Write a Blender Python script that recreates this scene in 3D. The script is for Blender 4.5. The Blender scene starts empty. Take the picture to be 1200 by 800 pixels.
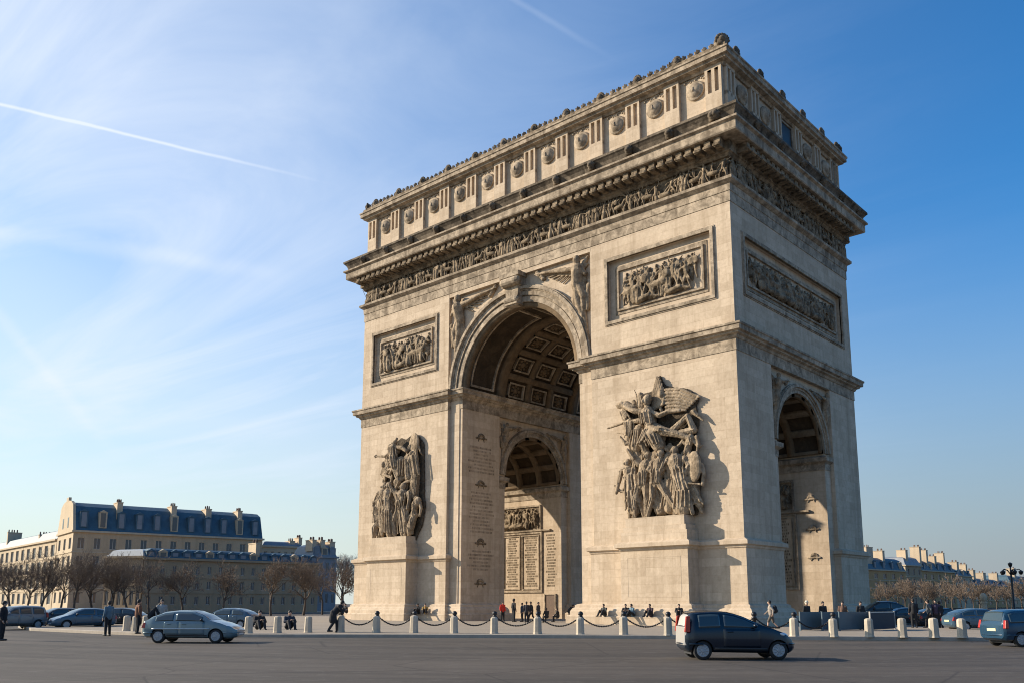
import bpy, bmesh, math, random
from mathutils import Vector, Matrix, Euler, noise

R = math.radians
scene = bpy.context.scene
COL = scene.collection
rng = random.Random(7)

# ------------------------------------------------------------------ camera
CAM = Vector((51.785, -68.428, 1.70)); YAW = -0.731767; PITCH = 0.170804; FPX = 1029.67; CX = 6.78; CY = 129.2
cd = bpy.data.cameras.new('camera'); cam = bpy.data.objects.new('camera', cd); COL.objects.link(cam)
cam.location = CAM
cam.rotation_euler = (math.pi/2 + PITCH, 0, -YAW)
cd.sensor_width = 36; cd.lens = FPX/1200*36
cd.shift_x = -CX/1200; cd.shift_y = CY/1200
cd.clip_end = 20000; cd.clip_start = .1
scene.camera = cam
RT = Vector((math.cos(YAW), -math.sin(YAW), 0)); FW = Vector((math.sin(YAW), math.cos(YAW), 0))
def ray(u, v):
    fw = FW*math.cos(PITCH) + Vector((0, 0, math.sin(PITCH))); up = RT.cross(fw)
    return fw + RT*((u-600-CX)/FPX) - up*((v-400-CY)/FPX)
def at(u, v, d):
    """place in the world seen at (u, v) of the photograph, d metres ahead"""
    r = ray(u, v); return CAM + r*(d/r.dot(FW))
def gnd(u, d, z=0.0):
    p = at(u, 706.5, d); return Vector((p.x, p.y, z))
def gnd_v(u, v, z=0.0):
    r = ray(u, v); return CAM + r*((z-CAM.z)/r.z)
HEAD = math.atan2(RT.y, RT.x)          # heading of something driving straight across the view to the right

# ------------------------------------------------------------------ materials
def nodes(name):
    m = bpy.data.materials.new(name); m.use_nodes = True
    nt = m.node_tree; b = nt.nodes['Principled BSDF']
    return m, nt, b
def N(nt, t, **kw):
    n = nt.nodes.new(t)
    for k, v in kw.items():
        if k in n.inputs.keys() if hasattr(n.inputs, 'keys') else False: n.inputs[k].default_value = v
        else: setattr(n, k, v)
    return n
def L(nt, a, b): nt.links.new(a, b)
def ramp(nt, src, stops):
    r = nt.nodes.new('ShaderNodeValToRGB'); e = r.color_ramp.elements
    while len(e) < len(stops): e.new(.5)
    for i, (p, c) in enumerate(stops):
        e[i].position = p; e[i].color = (c, c, c, 1) if isinstance(c, (int, float)) else (*c, 1)
    L(nt, src, r.inputs[0]); return r
def noise_tex(nt, vec, scale, detail=4, rough=.6, dist=0):
    n = nt.nodes.new('ShaderNodeTexNoise'); n.inputs['Scale'].default_value = scale
    n.inputs['Detail'].default_value = detail; n.inputs['Roughness'].default_value = rough; n.inputs['Distortion'].default_value = dist
    if vec: L(nt, vec, n.inputs['Vector'])
    return n
def mixc(nt, fac, a, b, mode='MIX'):
    m = nt.nodes.new('ShaderNodeMix'); m.data_type = 'RGBA'; m.blend_type = mode
    for sock, v in ((m.inputs[0], fac), (m.inputs[6], a), (m.inputs[7], b)):
        if hasattr(v, 'links'): L(nt, v, sock)
        elif isinstance(v, (int, float)): sock.default_value = v
        else: sock.default_value = (*v, 1)
    return m.outputs[2]
def math_n(nt, op, a, b=None, clamp=False):
    m = nt.nodes.new('ShaderNodeMath'); m.operation = op; m.use_clamp = clamp
    for i, v in enumerate((a, b)):
        if v is None: continue
        if hasattr(v, 'links'): L(nt, v, m.inputs[i])
        else: m.inputs[i].default_value = v
    return m.outputs[0]
def bump(nt, b, h, strength=.3, dist=.05):
    n = nt.nodes.new('ShaderNodeBump'); n.inputs['Strength'].default_value = strength; n.inputs['Distance'].default_value = dist
    L(nt, h, n.inputs['Height']); L(nt, n.outputs[0], b.inputs['Normal'])
def scaled(nt, vec, s):
    m = nt.nodes.new('ShaderNodeVectorMath'); m.operation = 'MULTIPLY'; L(nt, vec, m.inputs[0]); m.inputs[1].default_value = s
    return m.outputs[0]
def wall_uv(nt):
    """(along the wall, height) of the stone courses, from the place and the way the face looks"""
    g = nt.nodes.new('ShaderNodeNewGeometry')
    sp = nt.nodes.new('ShaderNodeSeparateXYZ'); L(nt, g.outputs['Position'], sp.inputs[0])
    sn = nt.nodes.new('ShaderNodeSeparateXYZ'); L(nt, g.outputs['True Normal'], sn.inputs[0])
    ax = math_n(nt, 'ABSOLUTE', sn.outputs[0]); ay = math_n(nt, 'ABSOLUTE', sn.outputs[1])
    gt = math_n(nt, 'GREATER_THAN', ax, ay)
    mx = nt.nodes.new('ShaderNodeMix'); mx.data_type = 'FLOAT'
    L(nt, gt, mx.inputs[0]); L(nt, sp.outputs[0], mx.inputs[2]); L(nt, sp.outputs[1], mx.inputs[3])
    c = nt.nodes.new('ShaderNodeCombineXYZ'); L(nt, mx.outputs[0], c.inputs[0]); L(nt, sp.outputs[2], c.inputs[1])
    return c.outputs[0], g.outputs['Position']

def stone(name, light, dark, stain=.5, courses=True, soot=0.0, bumpy=.25, soot_scale=.9):
    m, nt, b = nodes(name)
    uv, pos = wall_uv(nt)
    big = noise_tex(nt, pos, .22, 5, .65); fine = noise_tex(nt, pos, 3.2, 6, .7)
    streak = noise_tex(nt, scaled(nt, pos, (1.3, 1.3, .11)), 1.0, 5, .65, .4)
    c = mixc(nt, ramp(nt, big.outputs[0], [(.3, 0), (.7, 1)]).outputs[0], light, tuple(.84*v for v in light))
    c = mixc(nt, ramp(nt, fine.outputs[0], [(.42, 0), (.75, .38)]).outputs[0], c, dark)
    c = mixc(nt, math_n(nt, 'MULTIPLY', ramp(nt, streak.outputs[0], [(.46, 0), (.72, 1)]).outputs[0], stain), c, dark)
    h = fine.outputs[0]
    if courses:
        br = nt.nodes.new('ShaderNodeTexBrick'); L(nt, uv, br.inputs['Vector'])
        br.inputs['Color1'].default_value = (1, 1, 1, 1); br.inputs['Color2'].default_value = (.70, .67, .63, 1)
        br.inputs['Mortar'].default_value = (.60, .56, .50, 1); br.inputs['Scale'].default_value = 1
        br.inputs['Mortar Size'].default_value = .014; br.inputs['Mortar Smooth'].default_value = .5
        br.inputs['Brick Width'].default_value = 1.55; br.inputs['Row Height'].default_value = .62
        c = mixc(nt, .5, c, br.outputs['Color'], 'MULTIPLY')
        h = math_n(nt, 'SUBTRACT', fine.outputs[0], math_n(nt, 'MULTIPLY', br.outputs['Fac'], .8))
    if soot:
        s = noise_tex(nt, pos, soot_scale, 6, .72, .6)
        c = mixc(nt, math_n(nt, 'MULTIPLY', ramp(nt, s.outputs[0], [(.40, 0), (.60, 1)]).outputs[0], soot), c, tuple(v*.36 for v in dark))
    L(nt, c, b.inputs['Base Color']); b.inputs['Roughness'].default_value = .9
    b.inputs['Specular IOR Level'].default_value = .15
    bump(nt, b, h, bumpy, .06)
    return m
LIME = (.605, .495, .372); LDARK = (.27, .20, .13)
M = {}
M['stone'] = stone('limestone', LIME, LDARK, .45)
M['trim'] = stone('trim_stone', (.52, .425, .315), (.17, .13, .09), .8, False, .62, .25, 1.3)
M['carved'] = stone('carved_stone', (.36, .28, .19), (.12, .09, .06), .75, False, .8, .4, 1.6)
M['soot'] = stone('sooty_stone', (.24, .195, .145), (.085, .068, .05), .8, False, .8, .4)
M['sculpt'] = stone('sculpture_stone', (.44, .345, .24), (.14, .102, .066), .7, False, .58, .28, 1.9)
M['ground_shade'] = stone('sculpture_ground', (.12, .094, .066), (.05, .038, .026), .7, False, .7, .35, 1.5)  # dark tone paints in the shade of the gaps; patches are soot
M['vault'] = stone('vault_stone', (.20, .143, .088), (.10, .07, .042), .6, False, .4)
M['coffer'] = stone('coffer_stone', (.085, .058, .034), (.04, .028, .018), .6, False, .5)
M['paving'] = stone('plaza_stone', (.33, .285, .23), (.20, .17, .14), .2, False)
M['kerb'] = stone('kerb_granite', (.42, .37, .31), (.22, .19, .16), .3, False)
M['bollard'] = stone('bollard_stone', (.50, .44, .35), (.26, .22, .17), .45, False)

def plain(name, col, rough=.6, metal=0, spec=.5, coat=0, var=0.0, scale=6.0, alpha=1, trans=0):
    m, nt, b = nodes(name)
    b.inputs['Base Color'].default_value = (*col, 1); b.inputs['Roughness'].default_value = rough
    b.inputs['Metallic'].default_value = metal; b.inputs['Specular IOR Level'].default_value = spec
    b.inputs['Coat Weight'].default_value = coat; b.inputs['Coat Roughness'].default_value = .06
    b.inputs['Transmission Weight'].default_value = trans
    tc = nt.nodes.new('ShaderNodeTexCoord')
    if var:
        n = noise_tex(nt, tc.outputs['Object'], scale, 5, .65)
        c = mixc(nt, ramp(nt, n.outputs[0], [(.3, 0), (.7, 1)]).outputs[0], tuple(v*(1-var) for v in col), tuple(min(1, v*(1+var)) for v in col))
        L(nt, c, b.inputs['Base Color'])
    return m

def asphalt():
    m, nt, b = nodes('asphalt')
    g = nt.nodes.new('ShaderNodeNewGeometry'); pos = g.outputs['Position']
    sp = nt.nodes.new('ShaderNodeSeparateXYZ'); L(nt, pos, sp.inputs[0])
    r = math_n(nt, 'SQRT', math_n(nt, 'ADD', math_n(nt, 'MULTIPLY', sp.outputs[0], sp.outputs[0]), math_n(nt, 'MULTIPLY', sp.outputs[1], sp.outputs[1])))
    a = math_n(nt, 'ARCTAN2', sp.outputs[1], sp.outputs[0])
    cv = nt.nodes.new('ShaderNodeCombineXYZ'); L(nt, math_n(nt, 'MULTIPLY', r, .55), cv.inputs[0]); L(nt, math_n(nt, 'MULTIPLY', a, 2.2), cv.inputs[1])
    lanes = noise_tex(nt, cv.outputs[0], 1.1, 4, .6, .3)
    patch = noise_tex(nt, pos, .11, 5, .6); grit = noise_tex(nt, pos, 30, 3, .7); mid = noise_tex(nt, pos, 1.6, 5, .7)
    base = (.086, .074, .063)
    c = mixc(nt, ramp(nt, patch.outputs[0], [(.35, 0), (.65, 1)]).outputs[0], tuple(v*.86 for v in base), tuple(v*1.16 for v in base))
    c = mixc(nt, ramp(nt, lanes.outputs[0], [(.44, 0), (.60, .75)]).outputs[0], c, (.050, .045, .041))
    c = mixc(nt, ramp(nt, mid.outputs[0], [(.52, 0), (.72, .5)]).outputs[0], c, (.14, .126, .112))
    c = mixc(nt, .55, c, ramp(nt, grit.outputs[0], [(.25, .55), (.75, 1.25)]).outputs[0], 'MULTIPLY')
    vo = nt.nodes.new('ShaderNodeTexVoronoi'); vo.feature = 'DISTANCE_TO_EDGE'; vo.inputs['Scale'].default_value = .16
    w = mixc(nt, .06, pos, noise_tex(nt, pos, .7, 4).outputs['Color'], 'LINEAR_LIGHT'); L(nt, w, vo.inputs['Vector'])
    c = mixc(nt, ramp(nt, vo.outputs['Distance'], [(.0, .8), (.008, 0)]).outputs[0], c, (.035, .032, .03))
    L(nt, c, b.inputs['Base Color']); b.inputs['Roughness'].default_value = .82; b.inputs['Specular IOR Level'].default_value = .25
    bump(nt, b, grit.outputs[0], .25, .02)
    return m
M['asphalt'] = asphalt()
M['iron'] = plain('black_iron', (.018, .018, .02), .45, .3)
M['rubber'] = plain('tyre_rubber', (.018, .018, .018), .85)
M['plastic'] = plain('black_plastic', (.025, .026, .028), .6)
M['alloy'] = plain('wheel_cover', (.33, .34, .35), .45, .2)
M['glass'] = plain('tinted_glass', (.03, .05, .06), .06, 0, .8)
M['lens'] = plain('headlight_lens', (.62, .66, .7), .12, .1)
M['red_lens'] = plain('tail_light_lens', (.36, .022, .012), .15)
M['plate'] = plain('number_plate', (.70, .62, .35), .5)
M['chrome'] = plain('chrome', (.7, .7, .7), .15, 1)
def paint(name, col, rough=.25): 
    return plain(name, col, rough, .1, .35, .45, .06, 2)
M['bark'] = plain('bark', (.085, .065, .05), .95, var=.3)
M['twig'] = plain('twigs', (.152, .113, .083), .95, var=.25, scale=.6)
M['twig_pale'] = plain('pale_twigs', (.30, .29, .27), .95, var=.2, scale=.6)
M['slate'] = plain('blue_slate', (.040, .092, .130), .6, var=.25, scale=.8)
M['zinc'] = plain('zinc_roof', (.17, .19, .215), .5, var=.2, scale=.5)
M['facade'] = stone('facade_stone', (.50, .375, .245), (.30, .22, .14), .5, False)
M['facade_pale'] = stone('facade_pale_stone', (.52, .43, .31), (.32, .25, .17), .4, False)
M['facade_dull'] = stone('facade_dull_stone', (.40, .30, .195), (.25, .185, .12), .5, False)
M['facade_gold'] = stone('facade_gold_stone', (.50, .32, .16), (.29, .185, .09), .5, False)
M['pane'] = plain('window_pane', (.035, .045, .06), .12, 0, .7)
M['winframe'] = plain('window_frame', (.50, .46, .40), .7)
M['chimney'] = stone('chimney_render', (.56, .45, .32), (.35, .27, .19), .4, False)
M['pot'] = plain('chimney_pots', (.12, .075, .055), .8)
M['skin'] = plain('skin', (.46, .29, .21), .6)
M['hair'] = plain('dark_hair', (.02, .015, .012), .7)
M['door_wood'] = plain('door_wood', (.10, .055, .03), .6, var=.3)
M['panel_blue'] = plain('blue_grey_panel', (.060, .098, .125), .4, var=.15, scale=1.2)

# ------------------------------------------------------------------ mesh building
class MB:
    def __init__(s): s.v = []; s.f = []
    def add(s, vs, fs):
        o = len(s.v); s.v += [tuple(v) for v in vs]; s.f += [tuple(i+o for i in f) for f in fs]
    def box(s, x0, x1, y0, y1, z0, z1):
        s.add([(x0,y0,z0),(x1,y0,z0),(x1,y1,z0),(x0,y1,z0),(x0,y0,z1),(x1,y0,z1),(x1,y1,z1),(x0,y1,z1)],
              [(0,3,2,1),(4,5,6,7),(0,1,5,4),(1,2,6,5),(2,3,7,6),(3,0,4,7)])
    def hexa(s, bottom, top):
        s.add(list(bottom)+list(top), [(0,3,2,1),(4,5,6,7),(0,1,5,4),(1,2,6,5),(2,3,7,6),(3,0,4,7)])
    def cap(s, p, q, r1, r2, n=8):
        """tapered limb with rounded ends"""
        p = Vector(p); q = Vector(q); d = q-p; l = d.length
        if l < 1e-5: d = Vector((0,0,1)); l = 1e-5
        d = d/l; a = d.orthogonal().normalized(); b = d.cross(a)
        rings = [(p-d*r1*.95, r1*.3), (p-d*r1*.6, r1*.8), (p, r1), (q, r2), (q+d*r2*.6, r2*.8), (q+d*r2*.95, r2*.3)]
        vs = []
        for c, r in rings:
            for i in range(n):
                t = 2*math.pi*i/n; vs.append(c+a*(r*math.cos(t))+b*(r*math.sin(t)))
        fs = [(k*n+i, k*n+(i+1)%n, (k+1)*n+(i+1)%n, (k+1)*n+i) for k in range(5) for i in range(n)]
        fs += [tuple(range(n-1,-1,-1)), tuple(5*n+i for i in range(n))]
        s.add(vs, fs)
    def tube(s, pts, rs, n=6):
        pts = [Vector(p) for p in pts]; vs = []
        for k, p in enumerate(pts):
            d = (pts[min(k+1, len(pts)-1)]-pts[max(k-1, 0)]).normalized()
            a = d.cross(Vector((.13, .31, .94))); a = a.normalized() if a.length > 1e-4 else d.orthogonal().normalized(); b = d.cross(a)
            r = rs[k] if isinstance(rs, (list, tuple)) else rs
            vs += [p+a*(r*math.cos(2*math.pi*i/n))+b*(r*math.sin(2*math.pi*i/n)) for i in range(n)]
        m = len(pts)
        fs = [(k*n+i, k*n+(i+1)%n, (k+1)*n+(i+1)%n, (k+1)*n+i) for k in range(m-1) for i in range(n)]
        fs += [tuple(range(n-1,-1,-1)), tuple((m-1)*n+i for i in range(n))]
        s.add(vs, fs)
    def ell(s, c, ax, ay, az, n=12, m=8):
        """ellipsoid with three axis vectors"""
        c = Vector(c); ax = Vector(ax); ay = Vector(ay); az = Vector(az); vs = [c-az]
        for k in range(1, m):
            t = math.pi*k/m
            vs += [c-az*math.cos(t)+(ax*math.cos(2*math.pi*i/n)+ay*math.sin(2*math.pi*i/n))*math.sin(t) for i in range(n)]
        vs.append(c+az); last = len(vs)-1
        fs = [(0, 1+(i+1)%n, 1+i) for i in range(n)]
        fs += [(1+k*n+i, 1+k*n+(i+1)%n, 1+(k+1)*n+(i+1)%n, 1+(k+1)*n+i) for k in range(m-2) for i in range(n)]
        fs += [(1+(m-2)*n+i, 1+(m-2)*n+(i+1)%n, last) for i in range(n)]
        s.add(vs, fs)
    def lathe(s, prof, c=(0,0,0), n=20):
        c = Vector(c); vs = []
        for r, z in prof: vs += [c+Vector((r*math.cos(2*math.pi*i/n), r*math.sin(2*math.pi*i/n), z)) for i in range(n)]
        m = len(prof)
        fs = [(k*n+i, k*n+(i+1)%n, (k+1)*n+(i+1)%n, (k+1)*n+i) for k in range(m-1) for i in range(n)]
        fs += [tuple(range(n-1,-1,-1)), tuple((m-1)*n+i for i in range(n))]
        s.add(vs, fs)
    def prism(s, poly, vec):
        n = len(poly); vec = Vector(vec)
        vs = [Vector(p) for p in poly]+[Vector(p)+vec for p in poly]
        s.add(vs, [tuple(range(n-1,-1,-1)), tuple(range(n, 2*n))]+[(i, (i+1)%n, n+(i+1)%n, n+i) for i in range(n)])
    def sweep(s, path, prof, closed=True):
        """profile of (outward offset, z) swept with mitred corners along a counter-clockwise plan path"""
        n = len(path); m = len(prof); vs = []
        for i in range(n):
            p = Vector(path[i]).to_2d() if len(path[i]) == 3 else Vector(path[i])
            a = Vector(path[i-1]) if (closed or i > 0) else None
            c = Vector(path[(i+1)%n]) if (closed or i < n-1) else None
            def nrm(u, w): d = (w-u).normalized(); return Vector((d.y, -d.x))
            if a is None: mi = nrm(p, c)
            elif c is None: mi = nrm(a, p)
            else:
                n1 = nrm(a, p); n2 = nrm(p, c); mi = (n1+n2)/(1+n1.dot(n2))
            for o, z in prof: vs.append((p.x+mi.x*o, p.y+mi.y*o, z))
        seg = n if closed else n-1
        fs = [(i*m+j, ((i+1)%n)*m+j, ((i+1)%n)*m+(j+1)%m, i*m+(j+1)%m) for i in range(seg) for j in range(m)]
        if not closed: fs += [tuple(range(m)), tuple((n-1)*m+j for j in range(m-1,-1,-1))]
        s.add(vs, fs)
    def mesh(s, name):
        me = bpy.data.meshes.new(name); me.from_pydata(s.v, [], s.f); me.validate(); return me
    def build(s, name, mat, parent=None, smooth=False, fixn=True, bevel=0):
        me = s.mesh(name)
        if fixn or bevel:
            bm = bmesh.new(); bm.from_mesh(me)
            if bevel:
                bmesh.ops.remove_doubles(bm, verts=bm.verts, dist=1e-5)
                bmesh.ops.bevel(bm, geom=[e for e in bm.edges if e.is_manifold and e.calc_face_angle(0) > .5], offset=bevel, segments=2, profile=.6, affect='EDGES')
            bmesh.ops.recalc_face_normals(bm, faces=bm.faces); bm.to_mesh(me); bm.free()
        return link(name, me, mat, parent, smooth)
def link(name, me, mat, parent=None, smooth=False):
    o = bpy.data.objects.new(name, me); COL.objects.link(o)
    if mat is not None and len(me.materials) == 0: me.materials.append(mat)
    if parent: o.parent = parent
    if smooth: me.polygons.foreach_set('use_smooth', [True]*len(me.polygons))
    return o
def copy_part(o, parent, loc=None, rot=None):
    c = o.copy(); COL.objects.link(c); c.parent = parent
    if loc is not None: c.location = loc
    if rot is not None: c.rotation_euler = rot
    return c
def copy_tree(o, parent=None):
    c = o.copy(); COL.objects.link(c)
    if parent: c.parent = parent
    for ch in list(o.children): copy_tree(ch, c)
    return c
def tag(o, label=None, cat=None, group=None, kind=None):
    if label: o['label'] = label
    if cat: o['category'] = cat
    if group: o['group'] = group
    if kind: o['kind'] = kind
    return o
def empty(name, loc=(0,0,0), rz=0):
    o = bpy.data.objects.new(name, None); COL.objects.link(o); o.location = loc; o.rotation_euler = (0,0,rz); return o
def bake(o, mods):
    """apply modifiers, keep the object"""
    for t, kw in mods:
        md = o.modifiers.new(t, t)
        for k, v in kw.items(): setattr(md, k, v)
    dg = bpy.context.evaluated_depsgraph_get(); dg.update()
    me = bpy.data.meshes.new_from_object(o.evaluated_get(dg)); old = o.data
    o.modifiers.clear(); me.materials.clear()
    for m_ in old.materials: me.materials.append(m_)
    o.data = me; return o
def carve(o, cutters):
    for c in cutters: 
        md = o.modifiers.new('b', 'BOOLEAN'); md.operation = 'DIFFERENCE'; md.solver = 'EXACT'; md.object = c
    bake(o, [])
    for c in cutters: bpy.data.objects.remove(c)
    return o
def clouds(name, size, depth=3):
    t = bpy.data.textures.new(name, 'CLOUDS'); t.noise_scale = size; t.noise_depth = depth; return t
T_FOLD = clouds('folds', .32, 2); T_ROUGH = clouds('chisel', .14, 2)

# ------------------------------------------------------------------ world, sun
SUNH = Vector((-math.sin(R(60)), -math.cos(R(60)), 0)); EL = R(23)
def build_world():
    w = bpy.data.worlds.new('World'); scene.world = w; w.use_nodes = True
    nt = w.node_tree; bg = nt.nodes['Background']
    sky = nt.nodes.new('ShaderNodeTexSky'); sky.sky_type = 'NISHITA'; sky.sun_disc = False
    sky.sun_elevation = EL; sky.sun_rotation = math.atan2(SUNH.x, SUNH.y)
    sky.altitude = 0; sky.air_density = 1.0; sky.dust_density = .9; sky.ozone_density = 1.8
    tc = nt.nodes.new('ShaderNodeTexCoord'); d = tc.outputs['Generated']
    sp = nt.nodes.new('ShaderNodeSeparateXYZ'); L(nt, d, sp.inputs[0])
    # thin cirrus: directions projected on a high level sheet, drawn out along one wind direction
    zc = math_n(nt, 'MAXIMUM', sp.outputs[2], .05)
    cx = math_n(nt, 'DIVIDE', sp.outputs[0], zc); cy = math_n(nt, 'DIVIDE', sp.outputs[1], zc)
    cb = nt.nodes.new('ShaderNodeCombineXYZ'); L(nt, cx, cb.inputs[0]); L(nt, cy, cb.inputs[1])
    mp = nt.nodes.new('ShaderNodeMapping'); mp.inputs['Rotation'].default_value = (0, 0, R(38)); mp.inputs['Scale'].default_value = (.28, 1.0, 1)
    L(nt, cb.outputs[0], mp.inputs[0])
    n1 = noise_tex(nt, mp.outputs[0], 1.1, 7, .62, 1.2)
    n2 = noise_tex(nt, cb.outputs[0], .45, 4, .5, .4)
    wisps = ramp(nt, n1.outputs[0], [(.45, 0), (.78, 1)]).outputs[0]
    sheet = ramp(nt, n2.outputs[0], [(.35, 0), (.75, 1)]).outputs[0]
    # more cloud towards the sun side of the sky
    dt = nt.nodes.new('ShaderNodeVectorMath'); dt.operation = 'DOT_PRODUCT'; L(nt, d, dt.inputs[0]); dt.inputs[1].default_value = tuple(SUNH*.8-FW.cross(Vector((0,0,1)))*.0)
    side = ramp(nt, dt.outputs['Value'], [(-.0, .0), (.62, 1)]); side.color_ramp.interpolation = 'EASE'
    dn = nt.nodes.new('ShaderNodeMapRange'); dn.inputs[1].default_value = -.55; dn.inputs[2].default_value = .75; L(nt, dt.outputs['Value'], dn.inputs[0])
    L(nt, dn.outputs[0], side.inputs[0])
    side.color_ramp.elements[0].position = .15; side.color_ramp.elements[1].position = .85
    cov = math_n(nt, 'MULTIPLY', math_n(nt, 'ADD', math_n(nt, 'ADD', math_n(nt, 'MULTIPLY', wisps, .52), .24), math_n(nt, 'MULTIPLY', sheet, .38)), side.outputs[0], True)
    cf = nt.nodes.new('ShaderNodeMapRange'); cf.interpolation_type = 'SMOOTHSTEP'; L(nt, sp.outputs[2], cf.inputs[0]); cf.inputs[1].default_value = .05; cf.inputs[2].default_value = .22
    cov = math_n(nt, 'MULTIPLY', cov, cf.outputs[0])
    # two condensation trails on great circles through the sky
    def trail(a, b, width, amt, e0, e1):
        va = ray(*a).normalized(); vb = ray(*b).normalized(); nn = va.cross(vb).normalized(); along = (vb-va*va.dot(vb)).normalized()
        ang = math.acos(va.dot(vb))
        p = nt.nodes.new('ShaderNodeVectorMath'); p.operation = 'DOT_PRODUCT'; L(nt, d, p.inputs[0]); p.inputs[1].default_value = nn
        q = nt.nodes.new('ShaderNodeVectorMath'); q.operation = 'DOT_PRODUCT'; L(nt, d, q.inputs[0]); q.inputs[1].default_value = along
        q2 = nt.nodes.new('ShaderNodeVectorMath'); q2.operation = 'DOT_PRODUCT'; L(nt, d, q2.inputs[0]); q2.inputs[1].default_value = va
        t = math_n(nt, 'DIVIDE', math_n(nt, 'ARCTAN2', q.outputs['Value'], q2.outputs['Value']), ang)
        wob = noise_tex(nt, d, 24, 3, .6); ww = math_n(nt, 'MULTIPLY', math_n(nt, 'SUBTRACT', wob.outputs[0], .5), width*.9)
        off = math_n(nt, 'ABSOLUTE', math_n(nt, 'ADD', p.outputs['Value'], ww))
        mr = nt.nodes.new('ShaderNodeMapRange'); mr.interpolation_type = 'SMOOTHSTEP'; L(nt, off, mr.inputs[0]); mr.inputs[1].default_value = 0; mr.inputs[2].default_value = width; mr.inputs[3].default_value = 1; mr.inputs[4].default_value = 0
        f1 = nt.nodes.new('ShaderNodeMapRange'); f1.interpolation_type = 'SMOOTHSTEP'; L(nt, t, f1.inputs[0]); f1.inputs[1].default_value = e0; f1.inputs[2].default_value = e1; f1.inputs[3].default_value = 1; f1.inputs[4].default_value = 0
        f2 = nt.nodes.new('ShaderNodeMapRange'); L(nt, t, f2.inputs[0]); f2.inputs[1].default_value = -1.2; f2.inputs[2].default_value = -.9
        return math_n(nt, 'MULTIPLY', math_n(nt, 'MULTIPLY', mr.outputs[0], math_n(nt, 'MULTIPLY', f1.outputs[0], f2.outputs[0])), amt)
    tr = trail((0, 122), (390, 216), .0025, .34, .40, 1.05)
    tr2 = trail((0, 372), (150, 550), .011, .13, .6, 1.05)
    tr3 = trail((0, 272), (330, 322), .013, .12, .6, 1.2)
    tr4 = trail((590, -8), (735, 80), .005, .09, .3, 1.0)
    tot = math_n(nt, 'ADD', math_n(nt, 'ADD', cov, tr), math_n(nt, 'ADD', math_n(nt, 'ADD', tr2, tr3), tr4), True)
    # pale band of ground haze above the horizon
    hz = nt.nodes.new('ShaderNodeMapRange'); hz.interpolation_type = 'SMOOTHSTEP'; L(nt, sp.outputs[2], hz.inputs[0]); hz.inputs[1].default_value = -.02; hz.inputs[2].default_value = .42; hz.inputs[3].default_value = .95; hz.inputs[4].default_value = 0
    hs = nt.nodes.new('ShaderNodeHueSaturation'); hs.inputs['Saturation'].default_value = 1.38; L(nt, sky.outputs[0], hs.inputs['Color'])
    tint = mixc(nt, 1.0, hs.outputs[0], (.88, 1.27, 1.44), 'MULTIPLY')
    bright = mixc(nt, side.outputs[0], (2.3, 2.55, 2.95), (5.7, 6.1, 5.7))
    c = mixc(nt, hz.outputs[0], tint, bright)
    c = mixc(nt, tot, c, mixc(nt, side.outputs[0], (4.0, 5.0, 6.6), (6.0, 6.6, 7.5)))
    L(nt, c, bg.inputs['Color']); bg.inputs['Strength'].default_value = .088
build_world()
sd = bpy.data.lights.new('sun', 'SUN'); sd.energy = 5.0; sd.angle = R(.5); sd.color = (1, .86, .68)
sun = bpy.data.objects.new('sun', sd); COL.objects.link(sun)
sdir = SUNH*math.cos(EL)+Vector((0,0,math.sin(EL)))
sun.rotation_euler = sdir.to_track_quat('Z', 'Y').to_euler(); sun.location = sdir*400
scene.view_settings.view_transform = 'Standard'; scene.view_settings.look = 'None'
scene.view_settings.exposure = .70; scene.view_settings.gamma = 1
scene.view_settings.use_curve_mapping = False
scene.cycles.filter_width = 1.05
scene.render.resolution_x = 1024; scene.render.resolution_y = 682

# ------------------------------------------------------------------ ground, plaza, kerb
g = MB(); nR = 96
rad = [0, 30, 60, 90, 140, 220, 400, 900, 2200, 5000]
g.v = [(r*math.cos(2*math.pi*i/nR), r*math.sin(2*math.pi*i/nR), 0) for r in rad[1:] for i in range(nR)]; g.v.append((0,0,0))
g.f = [(k*nR+i, k*nR+(i+1)%nR, (k+1)*nR+(i+1)%nR, (k+1)*nR+i) for k in range(len(rad)-2) for i in range(nR)]+[(len(g.v)-1, i, (i+1)%nR) for i in range(nR)]
tag(g.build('ground', M['asphalt']), kind='structure')

KERB = [(-9.6, -46.6), (.5, -46.2), (6.5, -45.4), (11.0, -43.2), (14.9, -40.0), (18.4, -37.2), (22.4, -34.2), (25.5, -32.2), (28.2, -30.5), (33.1, -27.9), (37.2, -25.2), (39.9, -23.4), (44, -19), (47, -10)]
def catmull(pts, k=8):
    out = []
    for i in range(len(pts)-1):
        p0, p1, p2, p3 = (Vector(pts[max(i-1, 0)]), Vector(pts[i]), Vector(pts[i+1]), Vector(pts[min(i+2, len(pts)-1)]))
        for j in range(k):
            t = j/k; out.append(.5*((2*p1)+(p2-p0)*t+(2*p0-5*p1+4*p2-p3)*t*t+(3*p1-p0-3*p2+p3)*t**3))
    out.append(Vector(pts[-1])); return out
kp = catmull(KERB)
far = [(48*math.cos(t), 48*math.sin(t)) for t in [R(a) for a in range(-4, 249, 6)]]
rimp = [(p.x, p.y) for p in kp]+far
mb = MB(); mb.prism([(x, y, .001) for x, y in rimp], (0, 0, .149))
tag(mb.build('plaza_pavement', M['paving']), kind='structure')
mb = MB(); mb.sweep(rimp, [(-.32, .0), (.02, .0), (.03, .155), (0, .175), (-.32, .175)], True)
tag(mb.build('kerb', M['kerb']), kind='structure')
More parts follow.
